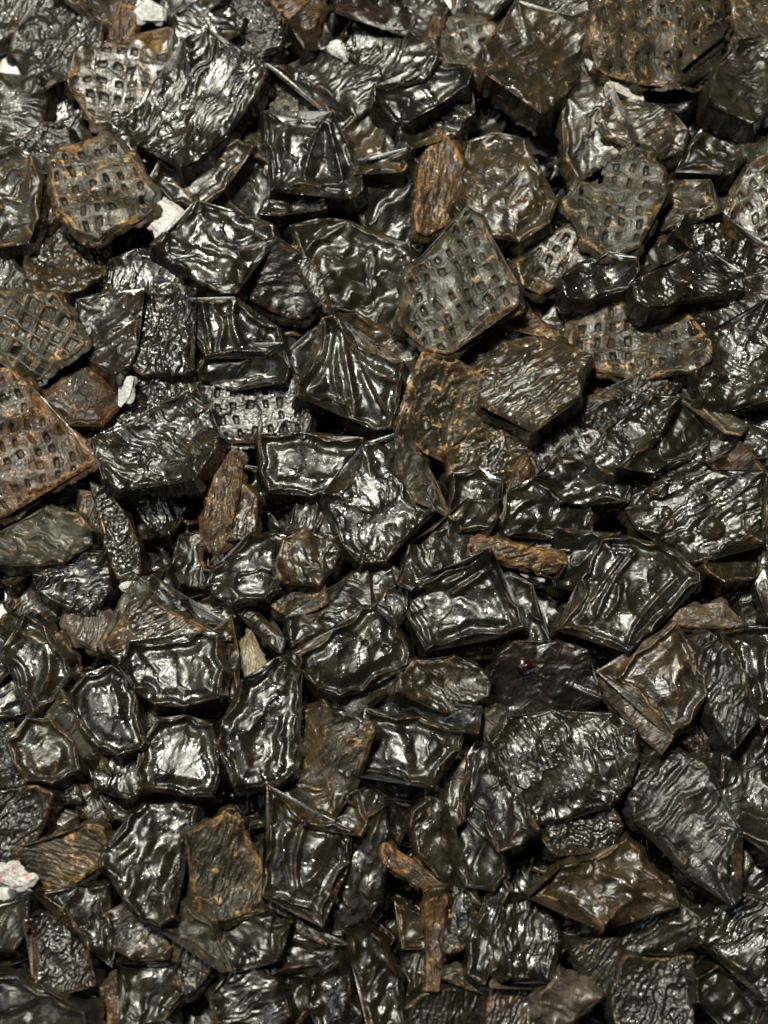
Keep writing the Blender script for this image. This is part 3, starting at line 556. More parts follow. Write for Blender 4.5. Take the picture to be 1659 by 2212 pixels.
D2|3|W|50|gn|long slanting wrinkled chunk with a pale lower left edge, lower right|850,280 930,120 1000,60 1150,60 1260,120 1330,200 1370,350 1460,520 1380,720 1440,880 1400,930 1200,760 1080,600 900,460
D2|3|S|-25|kns8|dark olive shield shaped chunk with a bright wavy crease, lower right|250,910 460,730 820,580 930,670 1080,880 1100,960 1010,960 880,900 680,1080 640,1000 420,920
D2|2|W|30||ruffled dark front of the shield shaped chunk|780,1060 900,970 1100,960 1200,1030 1220,1130 1100,1230 900,1250 800,1180
D2|2|S|-20|k|soft dark foot below the left end of the shield shaped chunk|380,1080 430,930 640,1000 680,1080 640,1160 450,1200
D2|3|W|85|bz|bright chunk with upright mirror like ribs, bottom right of the middle|90,980 250,940 370,1060 400,1180 340,1330 360,1400 100,1380 30,1340 50,1150
D1|3|S|75|b|tall glossy crescent strip left of the chunk with mirror like upright ribs|1470,700 1500,900 1440,1200 1370,1390 1270,1340 1300,1160 1340,1060 1380,920 1440,820
D1|2|G|60||small black grainy block left of the glossy crescent strip|1120,840 1200,870 1300,940 1290,1100 1200,1190 1130,1180
D1|3|F|-40|no|slanting orange brown stick in the dark gap, bottom middle|780,600 880,660 1060,790 1130,860 1040,860 940,820 790,700
D1|3|F|88|o|upright rust brown fibrous stick below the slanting orange brown stick|1040,870 1130,860 1140,1000 1110,1200 1090,1450 1020,1450 1060,1250 1020,1060
D1|3|S|50||dark brown folded chunk right of the small dark gap, lower middle|960,420 1050,330 1140,380 1110,480 1150,640 1240,800 1340,930 1240,900 1100,760 1000,640 950,500
D1|2|S|80|k|deep olive black smooth chunk right of the dark brown folded chunk|1140,370 1270,350 1360,440 1440,640 1460,740 1400,830 1260,800 1160,620 1120,500
D1|3|S|70|bus9hF|big glossy chunk with a bright speckled window like dent, lower middle|100,270 200,360 300,470 460,480 560,520 540,700 440,860 400,1060 380,1000 220,920 60,880 90,700 110,500
D1|2|S|25|n|olive brown smooth top behind the window dented chunk|120,250 260,200 440,300 580,290 640,450 600,520 480,480 310,460 180,350
D1|2|S|85||dark chunk with upright soft columns right of the window dented chunk|560,520 640,470 760,400 780,560 760,700 740,900 680,1000 560,1100 420,1120 420,960 560,740
D1|2|S|30||soft grey brown lump below the white faced rectangle|560,200 640,210 760,300 880,360 890,440 840,560 780,470 660,400 600,350
D1|2|S|10|k|dark underside below the thin rim of the white faced rectangle|640,230 800,220 1040,290 1060,330 1000,330 850,310 740,310
D1|3|W|35|p|light jagged shelf edge below the window dented chunk|60,900 220,930 410,1080 410,1170 280,1110 150,1020
D1|2|S|10|b|glossy scooped piece under the light jagged shelf edge|150,1030 300,1100 420,1180 520,1180 540,1280 400,1300 150,1340 130,1200
D1|3|S|65|b|long glossy wrinkled chunk running down to the bottom edge left of the dark gap|560,1100 640,1060 750,1180 840,1380 850,1520 880,1660 700,1720 660,1500 600,1300
D1|3|S|60|b|smooth brown tongue shaped chunk at the bottom edge, lower middle|360,1400 500,1310 560,1380 620,1600 600,1720 420,1720 350,1560
D1|2|S|60||narrow folded chunk left of the smooth brown tongue|180,1370 350,1400 340,1500 260,1640 200,1500
D0|3|F|70|gt|flat tan grey fibrous chunk with a notch in its top right, lower left|1120,540 1280,480 1360,410 1440,470 1440,610 1540,700 1570,780 1550,920 1420,1010 1230,1050 1170,900 1160,720
D0|3|S|60|bs10|tall glossy chunk with a light line down its middle, lower left|640,620 780,450 860,370 1020,350 1150,390 1120,540 1060,600 1060,760 1010,880 1040,1000 960,1050 860,1010 760,900 640,720
D0|2|F|-20|nt|ragged brown tan chunk above the white patch at the lower left|130,640 240,600 430,560 540,480 620,500 620,700 520,760 330,850 180,800
D0|2|G|50|r|rough sparkling chunk with a rusty left side, left edge of the lower quarter|-60,300 200,290 290,330 240,440 180,560 100,620 -60,660
D0|1|S|0|n|shadowed dark red brown hollow chunk right of the rusty sparkling chunk|210,480 330,400 420,440 430,560 250,620
D0|1|W|50|n|narrow brown folded strip above the tall chunk with a light middle line|400,200 460,160 560,300 620,400 540,420 430,300
D0|2|W|60|b|small bright glinting bit left of the tall chunk with a light middle line|600,300 660,340 740,400 730,440 670,430
D0|1|G|30|k|dark speckled chunk below the small scooped chunk, lower left|60,200 380,210 440,330 300,330 200,280 80,290
D0|2|S|75|b|dark chunk with blue white sheen in the lower left quarter|240,890 450,880 620,860 640,1100 640,1290 520,1180 420,1020 300,930
D0|2|G|70|nr|mottled purplish brown square chunk near the bottom left|180,1080 380,1010 440,1120 470,1220 540,1400 400,1420 310,1460 240,1380 250,1200
D0|2|W|60||small folded chunk at the left edge below the white patch|-60,1000 150,960 140,1100 80,1180 -60,1190
D0|2|W|40|n|small brown crumpled chunk with a rusty rim in a dark gap, lower left|650,1040 790,960 860,1050 980,1190 960,1250 800,1240 700,1180
D0|3|S|40|p|pale grey bent flap below the flat tan grey fibrous chunk|960,1100 1040,940 1100,960 1240,1080 1370,1330 1300,1330 1200,1200 1100,1150
D0|2|F|80|ng|brown grey upright folded leaf under the pale grey bent flap|1040,1160 1180,1160 1290,1270 1160,1440 1110,1480 1050,1400
D0|3|S|20|g|dull grey smooth chunk in the bottom left corner|-60,1370 120,1400 300,1500 520,1560 560,1720 -60,1720
D0|2|F|80|o|brown tan stick rising from the bottom edge right of the dull grey corner chunk|600,1460 690,1400 730,1480 720,1720 640,1720 640,1560
D0|2|S|75||dark chunk with upright creases at the bottom edge, lower left|740,1330 870,1360 1040,1320 1060,1480 960,1600 800,1720 740,1640
D0|3|W|20|b|glinting bumpy chunk with a yellow tipped corner at the bottom edge|1280,1500 1400,1340 1520,1330 1640,1420 1700,1600 1600,1720 1300,1720
D0|2|S|-50||dark smooth sloping chunk right of the pale grey bent flap|1230,1080 1400,1040 1570,1000 1700,1060 1620,1250 1420,1310 1300,1200
D2|2|F|55|ng|brown grey fibrous piece with an upright hole, bottom right of the middle|480,1230 640,1160 760,1180 780,1400 720,1500 620,1400 560,1300
D2|2|G|75|g|dark grey grainy square chunk at the bottom edge, right half|820,1280 1180,1290 1190,1480 1150,1720 800,1720 760,1500
D2|3|W|50|b|large wrinkled chunk cut by the right edge near the bottom|1270,1080 1400,960 1480,900 1720,960 1720,1540 1600,1480 1500,1330 1280,1180
D2|2|S|45|kus6|smooth dark olive chunk with one soft sheen at the bottom right|1240,1400 1360,1350 1500,1400 1600,1540 1560,1680 1400,1660 1260,1520
D2|1|S|10|p|small pale blue grey bit left of the large wrinkled chunk near the bottom right|1200,1280 1230,1210 1310,1260 1280,1340
D2|3|W|-30|qb|pinkish shiny jagged shard at the bottom edge, right of the middle|330,1480 420,1370 560,1440 640,1500 500,1620 400,1680 320,1600
D2|3|S|0|p|thin bright grey ledge under the chunk with mirror like upright ribs|50,1395 200,1375 380,1410 380,1445 200,1435 60,1435
D1|3|W|25|pb|thin bright grey rim piece left of the thin bright grey ledge|1130,1330 1270,1350 1390,1430 1360,1470 1250,1440 1140,1390
D2|2|F|70|r|dark rust brown fibrous chunk at the bottom edge under the thin bright grey ledge|20,1445 200,1445 330,1600 300,1720 0,1720
D2|2|W|60|k|dim green black rough chunk at the right edge, lower right|1400,0 1720,-100 1720,600 1640,640 1480,480 1400,300
D2|2|F|75|n|small pointed brown shard standing at the right edge, lower right|1440,680 1530,540 1550,700 1500,820 1430,860
D2|1|S|20|k|smooth black low chunk at the right edge below the small pointed shard|1540,640 1720,700 1720,950 1500,900
D1|2|F|80|k|dark fibrous chunk at the bottom edge under the rust brown stick|880,1600 1000,1480 1250,1450 1400,1480 1450,1600 1400,1720 880,1720
D1|1|W|85||dark creased chunk deep in the gap left of the rust brown stick|900,1240 1010,1200 1020,1450 960,1500 900,1400
D1|1|S|20|n|brown chunk deep in the gap below the slanting orange brown stick|870,980 1020,1060 1040,1180 900,1180
A2|3|G|10|xy|white jagged paper scrap with a red left end under the great waffle slab|690,522 760,492 890,482 885,540 930,605 800,565 730,545
A1|3|G|60|x|small white triangular paper scrap near the top, left of the middle|435,268 528,222 550,360
A2|3|G|20|x|tiny white paper scrap at the tip of the small orange brown flap, upper right|598,340 625,318 668,350 632,412
B0|3|G|60|x|thin creamy white paper scrap right of the orange rimmed cup|708,728 802,735 765,850 698,905 738,800
A0|3|G|20|xy|largest crumpled white paper scrap with red flecks, right of the pale dimpled chunk|870,1240 960,1185 1115,1270 1060,1345 980,1405 895,1335
A0|2|G|0|x|crumpled white paper scrap at the top edge between two brown chunks|800,70 860,5 960,50 980,140 900,112 830,115
C0|2|G|30|xy|tiny scrap soaked bright red, left of the tan rimmed saddle|705,450 745,425 798,408 792,455 735,482
D0|2|G|15|xy|thin red and white scrap in the lower left above the bottom edge|880,1285 1000,1238 1052,1262 1010,1312 900,1312
C0|2|G|60|q|small pink bit in the crack below the large ribbed cube face|885,1155 968,1190 962,1245 898,1285
A1|2|G|30|x|tiny white speck at the lower left corner of the chunk with the triangular dent|70,985 110,970 122,1000 80,1008
D0|3|G|0|xy|crumbly white and red paper scrap at the left edge, lower left|-10,735 60,712 110,745 215,790 160,835 60,850 -10,810
"""

# deep dark gaps between the chunks: tile, x, y, radius
GAPS = [('A1', 980, 1470, 26), ('A2', 410, 1080, 40), ('A2', 380, 760, 24), ('A2', 1190, 650, 24), ('B1', 870, 395, 20), ('B1', 905, 880, 20),
        ('B1', 460, 960, 34), ('B1', 1090, 1260, 30), ('C0', 830, 1150, 24), ('C0', 880, 300, 26), ('C1', 540, 320, 22), ('C1', 215, 920, 22),
        ('D1', 900, 830, 26), ('D1', 880, 1060, 34), ('D2', 770, 260, 26), ('D2', 1040, 660, 44), ('D2', 1250, 960, 26), ('D0', 690, 970, 26),
        ('D0', 1110, 790, 22), ('C1', 905, 720, 18), ('C2', 330, 600, 26), ('C2', 700, 90, 34), ('C0', 540, 920, 22), ('C1', 1290, 1280, 18),
        ('D1', 930, 480, 20), ('D2', 60, 300, 30), ('B0', 1240, 180, 26), ('A0', 380, 430, 36), ('C1', 1400, 890, 20), ('D1', 1200, 1260, 18),
        ('B1', 130, 370, 18), ('C2', 880, 1420, 24), ('D2', 660, 1310, 14), ('C2', 40, 1130, 16), ('D0', 660, 1180, 18), ('B1', 1360, 770, 14)]
GP = [(tile_pts(t_, '%f,%f' % (x_, y_))[0], r_) for t_, x_, y_, r_ in GAPS]
# ------------------------------------------------------------------ building one chunk
PK = GP + [(tile_pts(t_, '%f,%f' % (x_, y_))[0], r_ * 0.8) for t_, x_, y_, r_, h_, d_ in PEEKS if h_ > 6]
ZTOP = {-1: 0.0030, 0: 0.0055, 1: 0.0106, 2: 0.0150, 3: 0.0176}
COVER = np.zeros((int(2212 / 4) + 1, int(1659 / 4) + 1), bool)


def outline(P, step, seed, jit, grow=0.0, bow=0.0, P0=None):
    n = len(P)
    sg = 1.0 if area(P[:, 0], P[:, 1]) > 0 else -1.0
    out = []
    for i in range(n):
        p0, p1, p2, p3 = P[i - 1], P[i], P[(i + 1) % n], P[(i + 2) % n]
        L = np.hypot(*(p2 - p1))
        k = max(2, int(L / 2.0))
        for q in range(k):
            t = q / k
            a = 0.5 * ((2 * p1) + (-p0 + p2) * t + (2 * p0 - 5 * p1 + 4 * p2 - p3) * t * t + (-p0 + 3 * p1 - 3 * p2 + p3) * t ** 3)
            e = (p2 - p1) / max(L, 1e-6)
            inn = np.array([-e[1], e[0]]) * sg
            out.append(0.15 * a + 0.85 * (p1 + (p2 - p1) * t) + inn * bow * max(0.0, L - 14) * math.sin(math.pi * t))
    out = np.array(out)
    # leave the places open where the liner shows
    for pk, pr in PK:
        q = out - pk
        qd = np.maximum(np.hypot(q[:, 0], q[:, 1]), 1e-6)
        if not inside(np.array([pk[0]]), np.array([pk[1]]), P0[:, 0], P0[:, 1])[0] and (qd < pr).any():
            f_ = np.where(qd < pr, np.minimum(pr / qd, 2.2), 1.0)
            out = pk + q * f_[:, None]
    # even spacing
    d = np.hypot(*(np.roll(out, -1, 0) - out).T)
    s = np.concatenate([[0], np.cumsum(d)])
    tot = s[-1]
    m = max(24, int(tot / step))
    ss = np.linspace(0, tot, m, endpoint=False)
    cl = np.vstack([out, out[:1]])
    X = np.interp(ss, s, cl[:, 0]); Y = np.interp(ss, s, cl[:, 1])
    tx = np.roll(X, -1) - np.roll(X, 1); ty = np.roll(Y, -1) - np.roll(Y, 1)
    l = np.maximum(np.hypot(tx, ty), 1e-6)
    nx, ny = ty / l, -tx / l
    if area(X, Y) < 0:
        nx, ny = -nx, -ny
    sharp = np.roll(nx, 4) * np.roll(nx, -4) + np.roll(ny, 4) * np.roll(ny, -4)
    grow = grow * np.clip(sharp, 0.2, 1) * min(1.0, math.sqrt(abs(area(X, Y))) / 90)
    j = grow + jit * (4.6 * noise(X / 34, Y / 34, seed) + 1.5 * noise(X / 9, Y / 9, seed + 1))
    return X + nx * j, Y + ny * j


def area(X, Y):
    return 0.5 * np.sum(X * np.roll(Y, -1) - np.roll(X, -1) * Y)


def crests(px, py, A, B, amp, sharp):
    """rounded parallel folds"""
    n = noise(A, B, 1)
    r = 1 - np.abs(n) * 1.8
    return amp * np.clip(r, -0.6, 1) ** 1 * sharp + amp * (1 - sharp) * n


def build(name, P, lvl, typ, ang, flags, seed, spacing=2.7, tile=None):
    tok = re.findall(r's\d+|h[A-F]|d\d|[a-zA-Z]', flags)
    fl = set(t for t in tok if len(t) == 1)
    sink = next((float(t[1:]) for t in tok if t[0] == 's' and len(t) > 1), None)
    hero = next((t[1] for t in tok if t[0] == 'h' and len(t) > 1), None)
    R = np.random.default_rng(seed)
    big_ = min(1.0, math.sqrt(abs(area(P[:, 0], P[:, 1]))) / 85)
    jit = {'S': 0.7, 'W': 1.0, 'G': 1.5, 'H': 1.3, 'F': 1.8}[typ]
    pc = P.mean(0); gr = {-1: 0, 0: 0, 1: 17, 2: 15, 3: 10.0}[lvl] + 20 * (1 - big_) ** 1.3
    gr *= 0.0 if 'x' in fl else 0.35 if ('f' in fl or typ == 'F') else 1.0
    rl = np.hypot(*(P - pc).T)[:, None]
    P0 = P
    P = P + (P - pc) / rl * np.minimum(gr * 1.15, rl * 0.45)
    X, Y = outline(P, 3.0, seed, jit, 0.0, {'S': 0.11, 'W': 0.09, 'G': 0.04, 'H': 0.05, 'F': 0.0}[typ], P0)
    sgn = 1.0 if area(P[:, 0], P[:, 1]) > 0 else -1.0
    corners = []
    for q in range(len(P)):
        e1 = P[q] - P[q - 1]; e2 = P[(q + 1) % len(P)] - P[q]
        turn = math.atan2(e1[0] * e2[1] - e1[1] * e2[0], e1 @ e2) * sgn
        if turn > 0.55:
            corners.append((P[q], min(turn, 1.7) / 1.3))
    if area(X, Y) < 0:
        X, Y = X[::-1].copy(), Y[::-1].copy()
    if typ == 'H':
        spacing = min(spacing, 2.1)
    # interior points
    x0, x1, y0, y1 = X.min(), X.max(), Y.min(), Y.max()
    gx = np.arange(x0, x1, spacing); gy = np.arange(y0, y1, spacing * 0.87)
    GX, GY = np.meshgrid(gx, gy)
    GX = GX + (np.arange(len(gy)) % 2)[:, None] * spacing / 2
    gx, gy = GX.ravel(), GY.ravel()
    gx = gx + R.uniform(-.25, .25, len(gx)) * spacing; gy = gy + R.uniform(-.25, .25, len(gy)) * spacing
    k = inside(gx, gy, X, Y)
    gx, gy = gx[k], gy[k]
    d = seg_dist(gx, gy, X, Y)
    k = d > 1.4
    gx, gy = gx[k], gy[k]
    nb = len(X)
    pts = [Vector((a, b)) for a, b in zip(X, Y)] + [Vector((a, b)) for a, b in zip(gx, gy)]
    vc, _, fc, ov, _, _ = delaunay_2d_cdt(pts, [], [list(range(nb))], 1, 1e-5, True)
    vx = np.array([p.x for p in vc]); vy = np.array([p.y for p in vc])
    ctr = np.array([vx.mean(), vy.mean()])
    D = seg_dist(vx, vy, X, Y)
    dmax = max(D.max(), 4.0)
    small = min(1.0, dmax / 45.0)
    # local rotated axes
    a = math.radians(ang)
    ca, sa = math.cos(a), -math.sin(a)          # drawing y runs down
    al = (vx - ctr[0]) * ca + (vy - ctr[1]) * sa     # along
    ac = -(vx - ctr[0]) * sa + (vy - ctr[1]) * ca    # across
    wx_ = 10 * noise(vx / 60, vy / 60, seed + 2) + 4 * noise(vx / 24, vy / 24, seed + 8)
    wy_ = 10 * noise(vx / 60, vy / 60, seed + 3) + 4 * noise(vx / 24, vy / 24, seed + 9)
    strong = 1.15 if 'z' in fl else 1.0
    h = np.zeros(len(vx)); edge = np.zeros(len(vx)); pit = np.zeros(len(vx))
    h += (4 if 'u' in fl else 9) * small * noise(vx / 85, vy / 85, seed + 4)
    wavy = noise(vx / 42, vy / 42, seed + 15)
    h += 10 * small * wavy * np.exp(-D / 16)
    n3 = noise((al + wx_ * 2) / 95, (ac + wy_ * 2) / 48, seed + 16)
    crease = np.exp(-(n3 / 0.055) ** 2) * sm(-0.15, 0.3, noise(vx / 60, vy / 60, seed + 17)) * sm(3, 12, D)
    if typ == 'S':
        sk = R.uniform(10, 17) if sink is None else sink + 3
        rw = R.uniform(3.0, 5.0) * (0.5 + 0.5 * small)
        Dn = D + 3 * noise(vx / 30, vy / 30, seed + 5) * small
        h -= sk * small * (1 - np.exp(-np.clip(Dn - rw, 0, None) / (9 + 0.35 * sk)))
        n = noise((al + wx_ * 2) / 150, (ac + wy_ * 2) / 40, seed + 6)
        pad = 'u' in fl
        h += (6 if pad else 14) * small * n * strong * sm(2, 26, D)
        rimv = sm(-0.25, 0.3, noise(vx / 48, vy / 48, seed + 33))
        if pad:
            rimv = 0.75 + 0.25 * rimv
        h += (8.5 if pad else 5.5) * rimv * (0.4 + 0.6 * small) * np.exp(-((Dn - rw) / 4.2) ** 2)
        h -= 7 * (1 - rimv) * np.exp(-(D / 12) ** 2)
        h += (12 if pad else R.uniform(4, 13) if 'b' in fl else R.uniform(0, 8)) * small * sm(rw + 9, rw + 34, Dn)
        h += (2.0 if pad else 5.5) * crease * (0.4 + 0.6 * small)
        n2 = noise((al + wx_) / 60, (ac + wy_) / 12, seed + 7)
        h += (1.0 if 'b' in fl else 0.7) * n2 * strong * sm(0.0, 0.5, noise(vx / 50, vy / 50, seed + 11))
        h += 0.3 * noise(al / 22, ac / 5.5, seed + 10)
        edge = rimv * np.exp(-((Dn - rw * 0.7) / 2.8) ** 2)
        rr = 5.0 if pad else 4.0
    elif typ == 'W':
        h -= (7 if sink is None else sink) * small * (1 - np.exp(-np.clip(D - 4, 0, None) / 16))
        wl = R.uniform(12, 16) if 'z' in fl else R.uniform(14, 30); wa = R.uniform(0.55, 1.15)
        n = noise((al + wx_ * 2.0) / (wl * 5), (ac + wy_ * R.uniform(.8, 1.8)) / wl, seed + 6)
        msk = 0.22 + 0.78 * sm(-0.25, 0.4, noise(vx / 55, vy / 55, seed + 12))
        h += 8.0 * wa * strong * small ** .5 * (0.45 - np.abs(n)) * 1.7 * msk
        h += 4.5 * crease
        n2 = noise((al + wx_) / 48, (ac + wy_) / 10.5, seed + 7)
        h += 2.3 * strong * (0.4 - np.abs(n2)) * sm(-0.2, 0.4, noise(vx / 45, vy / 45, seed + 11))
        h += 0.4 * noise(vx / 6.5, vy / 6.5, seed + 10)
        rimv = sm(-0.2, 0.3, noise(vx / 48, vy / 48, seed + 33))
        h -= 9 * (1 - rimv) * np.exp(-(D / 14) ** 2)
        edge = rimv * np.exp(-((D - 2) / 3.0) ** 2) + 0.3 * crease
        rr = 6
    elif typ == 'G':
        n = noise((al + wx_ * 1.4) / 40, (ac + wy_ * 1.4) / 20, seed + 6)
        h += 5.0 * strong * small ** .5 * (1 - 1.8 * np.abs(n))
        h += 2.2 * noise(vx / 8.5, vy / 8.5, seed + 7) + 1.4 * noise(vx / 5.2, vy / 5.2, seed + 10)
        edge = np.exp(-((D - 2) / 4.0) ** 2)
        h += 7 * small * noise(vx / 45, vy / 45, seed + 12) + 3 * crease
        rr = 6
    elif typ == 'H':
        h += 5.0 * noise(vx / 48, vy / 48, seed + 6) + 2.0 * crease
        big = 'h' in fl
        per = 38.0 if big else 33.0
        ga = al + wx_ * 0.8; gb = ac + wy_ * 0.8
        fx = np.abs(((ga / per) % 1) - 0.5); fy = np.abs(((gb / (per * 0.92)) % 1) - 0.5)
        hw = 0.27 if big else 0.15
        cell = np.floor(ga / per) * 7 + np.floor(gb / (per * .92)) * 13
        rnd = np.abs(np.sin(cell * 12.9898 + seed)) % 1
        m = sm(hw + 0.05, hw - 0.04, fx) * sm(hw + 0.15, hw + 0.07, fy) * sm(3, 9, D)
        m = m * (np.ones_like(rnd) if big else sm(0.08, 0.4, rnd))
        h -= (8.0 if big else 10.0) * m * (0.5 + 0.5 * np.abs(np.sin(cell * 7.77 + seed)))
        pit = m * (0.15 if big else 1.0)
        # bars between the pits stand proud
        bar = np.maximum(sm(0.36, 0.5, fx), sm(0.36, 0.5, fy))
        h += (1.6 if big else 0.5) * bar
        h += 0.5 * noise(vx / 7, vy / 7, seed + 7)
        ringm = sm(hw + 0.2, hw + 0.07, fx) * sm(hw + 0.24, hw + 0.1, fy) * (1 - m)
        edge = np.clip(np.exp(-((D - 2) / 4.5) ** 2) + 0.75 * ringm * sm(-.1, .35, noise(vx / 40, vy / 40, seed + 13)), 0, 1)
        rr = 6
    else:
        n = noise((al + wx_) / 55, (ac + wy_ * .6) / 10, seed + 6)
        h += 4.5 * strong * (0.6 - np.abs(n)) * 1.6
        n2 = noise((al + wx_) / 22, ac / 4.8, seed + 7)
        h += 1.6 * n2 + 1.0 * noise(vx / 6, vy / 6, seed + 10)
        edge = np.clip(np.exp(-((D - 2) / 4.5) ** 2) + 0.5 * np.clip(1 - 4 * np.abs(n), 0, 1), 0, 1)
        rr = 6
    pull = {'S': 1.0, 'W': 0.8, 'G': 0.5, 'H': 0.35, 'F': 0.3}[typ]
    for cp, wt in corners:      # shrinking pulls the corners up and draws folds towards them
        q = np.hypot(vx - cp[0], vy - cp[1])
        h += 11 * small * pull * wt * np.exp(-(q / 20) ** 2)
        if typ in 'SW':
            end = cp + (ctr - cp) * R.uniform(.45, .8) + R.normal(0, 5, 2)
            e = end - cp; L2 = max(e @ e, 1e-6)
            tt = np.clip(((vx - cp[0]) * e[0] + (vy - cp[1]) * e[1]) / L2, 0, 1)
            q = np.hypot(vx - cp[0] - tt * e[0] + 3 * noise(vx / 25, vy / 25, seed + 31) * tt, vy - cp[1] - tt * e[1])
            h += R.uniform(4, 9) * (0.35 if 'u' in fl else 1) * small * wt * (1 - tt) ** .7 * np.exp(-(q / (3.5 + 8 * tt)) ** 2)
    if 'w' in fl:      # swirling folds
        q = np.hypot(vx - ctr[0] + 12 + wx_, (vy - ctr[1] + 10 + wy_) * 1.2)
        h += 3 * np.sin(q / 7.5 + wx_ * .25) * sm(4, 30, q) * sm(4, 20, D)
    if 'v' in fl:      # two tiny pits
        for c_, s_ in ((tile_pts('C1', '665,800')[0], 5.0), (tile_pts('C1', '785,830')[0], 7.5)):
            h -= 9 * np.exp(-(np.hypot(vx - c_[0], vy - c_[1]) / s_) ** 4)
    if 'B' in fl:      # blisters
        for bx, by, br in ((.62, .62, 26), (.45, .7, 13), (.7, .85, 12), (.3, .45, 12), (.8, .4, 14), (.55, .3, 10)):
            q = np.hypot(vx - (x0 + bx * (x1 - x0)), vy - (y0 + by * (y1 - y0)))
            h += np.sqrt(np.clip(br * br - q * q, 0, None)) * 0.55
    if 'd1' in tok:    # the triangular dent
        tri = tile_pts('A1', '420,760 500,1060 330,1040')
        q = seg_dist(vx, vy, tri[:, 0], tri[:, 1]); ins = inside(vx, vy, tri[:, 0], tri[:, 1])
        q = np.where(ins, -q, q)
        h -= 20 * sm(10, -16, q); h += 7 * np.exp(-((q - 11) / 5) ** 2)
    if hero:
        for wd, hh, txt in CRESTS[hero]:
            c = tile_pts(tile, txt)
            X4, Y4 = smooth_line(c)
            q = seg_dist(vx, vy, X4, Y4, False)
            h += hh * np.exp(-(q / wd) ** 2) * 1.0
            edge = np.maximum(edge, 0.6 * np.exp(-(q / (wd * 0.45)) ** 2))
    # tilt of the whole chunk
    tl = R.normal(0, 0.08 if 'b' in fl else 0.15, 2)
    h += tl[0] * (vx - ctr[0]) + tl[1] * (vy - ctr[1])
    # the leathery piece bends one way or the other
    ba = math.radians(ang + R.uniform(-35, 35)) + (math.pi / 2 if R.random() < .5 else 0)
    q = ((vx - ctr[0]) * math.cos(ba) + (vy - ctr[1]) * math.sin(ba)) / 75.0
    h += R.choice([-1, 1]) * R.uniform(4, 13) * {'H': 0.55, 'F': 1.2}.get(typ, 1.0) * np.clip(q, -1.5, 1.5) ** 2
    # curled corners
    rad = np.hypot(vx - ctr[0], vy - ctr[1]); rm = rad.max()
    h += R.uniform(-3, 15) * small * (rad / rm) ** 3
    # rounded shoulder
    rr = rr * (0.4 + 0.6 * small)
    t = 1 - np.clip(D / rr, 0, 1)
    h -= rr * 0.9 * (1 - np.sqrt(np.clip(1 - t * t * 0.98, 0, 1)))
    thick = {'S': 62, 'W': 60, 'G': 56, 'H': 18, 'F': 24}[typ] * (0.5 + 0.5 * small)
    ztop = (0.0012 if 'x' in fl and lvl == 3 else 0) + ZTOP[lvl] - (0 if 'x' in fl else 0.0022) * (1 - big_) + (0.0008 * lvl if typ in 'SW' and big_ == 1 else 0.0034 if typ == 'H' and lvl == 3 else 0) + R.uniform(-.0007, .0007)
    thick = min(14 if 'x' in fl else thick, (ztop - 0.0004) / PX - 4)
    wxw, wyw = to_world(vx, vy, ztop)
    zz = ztop + h * PX
    # boundary ring order
    ring = [None] * nb
    for i, o_ in enumerate(ov):
        for q in o_:
            if q < nb and ring[q] is None:
                ring[q] = i
    ring = [r for r in ring if r is not None]
    co = [np.stack([wxw, wyw, zz], 1)]
    att_e = [np.clip(edge, 0, 1)]; att_p = [pit]
    # find out which way faces run (drawing y is down, so flip)
    faces = [tuple(reversed(f)) for f in fc]
    bx, by, bz = wxw[ring], wyw[ring], zz[ring]
    tx = np.roll(bx, -1) - np.roll(bx, 1); ty = np.roll(by, -1) - np.roll(by, 1)
    l = np.maximum(np.hypot(tx, ty), 1e-9)
    nx, ny = -ty / l, tx / l        # outward (drawing orientation mirrored)
    # check outwardness
    if np.mean(nx * (bx - bx.mean()) + ny * (by - by.mean())) < 0:
        nx, ny = -nx, -ny
    base = len(vx)
    prev = ring
    zb = ztop - thick * PX
    vring = vx[ring]; hring = vy[ring]
    for kk, (f, inset) in enumerate(((0.07, 0.6), (0.18, 2.8), (0.32, 6.5), (0.5, 11.0), (0.68, 14.0), (0.86, 13.0), (1.0, 2.0))):
        wv = (1 + kk) * 1.1 * noise(vring / 20 + kk * 0.12, hring / 20, seed + 20) + 1.0 * noise(vring / 8, hring / 8 + kk * 1.3, seed + 21)
        off = (inset * (0.3 + 0.7 * small) + wv) * PX
        z = bz + (zb - bz) * f
        co.append(np.stack([bx + nx * off, by + ny * off, z], 1))
        att_e.append(np.full(len(ring), 0.3 if kk == 0 else 0.03)); att_p.append(np.zeros(len(ring)))
        cur = list(range(base, base + len(ring)))
        for i in range(len(ring)):
            j = (i + 1) % len(ring)
            faces.append((prev[i], prev[j], cur[j], cur[i]))
        prev = cur; base += len(ring)
    faces.append(tuple(reversed(prev)))
    co = np.vstack(co)
    loc = np.array([co[:, 0].mean(), co[:, 1].mean(), zb])
    if 'y' in fl: mat = MAT['y']
    elif 'x' in fl: mat = MAT['x']
    elif 'f' in fl: mat = MAT['f']
    elif 'p' in fl: mat = MAT['t'] if ('t' in fl and 'b' not in fl) else MAT['p']
    elif 'q' in fl: mat = MAT['q']
    elif 'o' in fl: mat = MAT['o']
    elif 't' in fl: mat = MAT['t']
    elif 'g' in fl: mat = MAT['g']
    elif 'r' in fl: mat = MAT['r']
    elif 'n' in fl: mat = MAT['n']
    elif 'k' in fl: mat = MAT['k']
    elif 'b' in fl: mat = MAT['B']
    else: mat = MAT[typ if typ in 'SWG' else 'n']
    o = mesh_obj(name, co - loc, faces, mat, {'edge': np.concatenate(att_e), 'pit': np.concatenate(att_p)}, loc=loc)
    return o, (X, Y), ztop


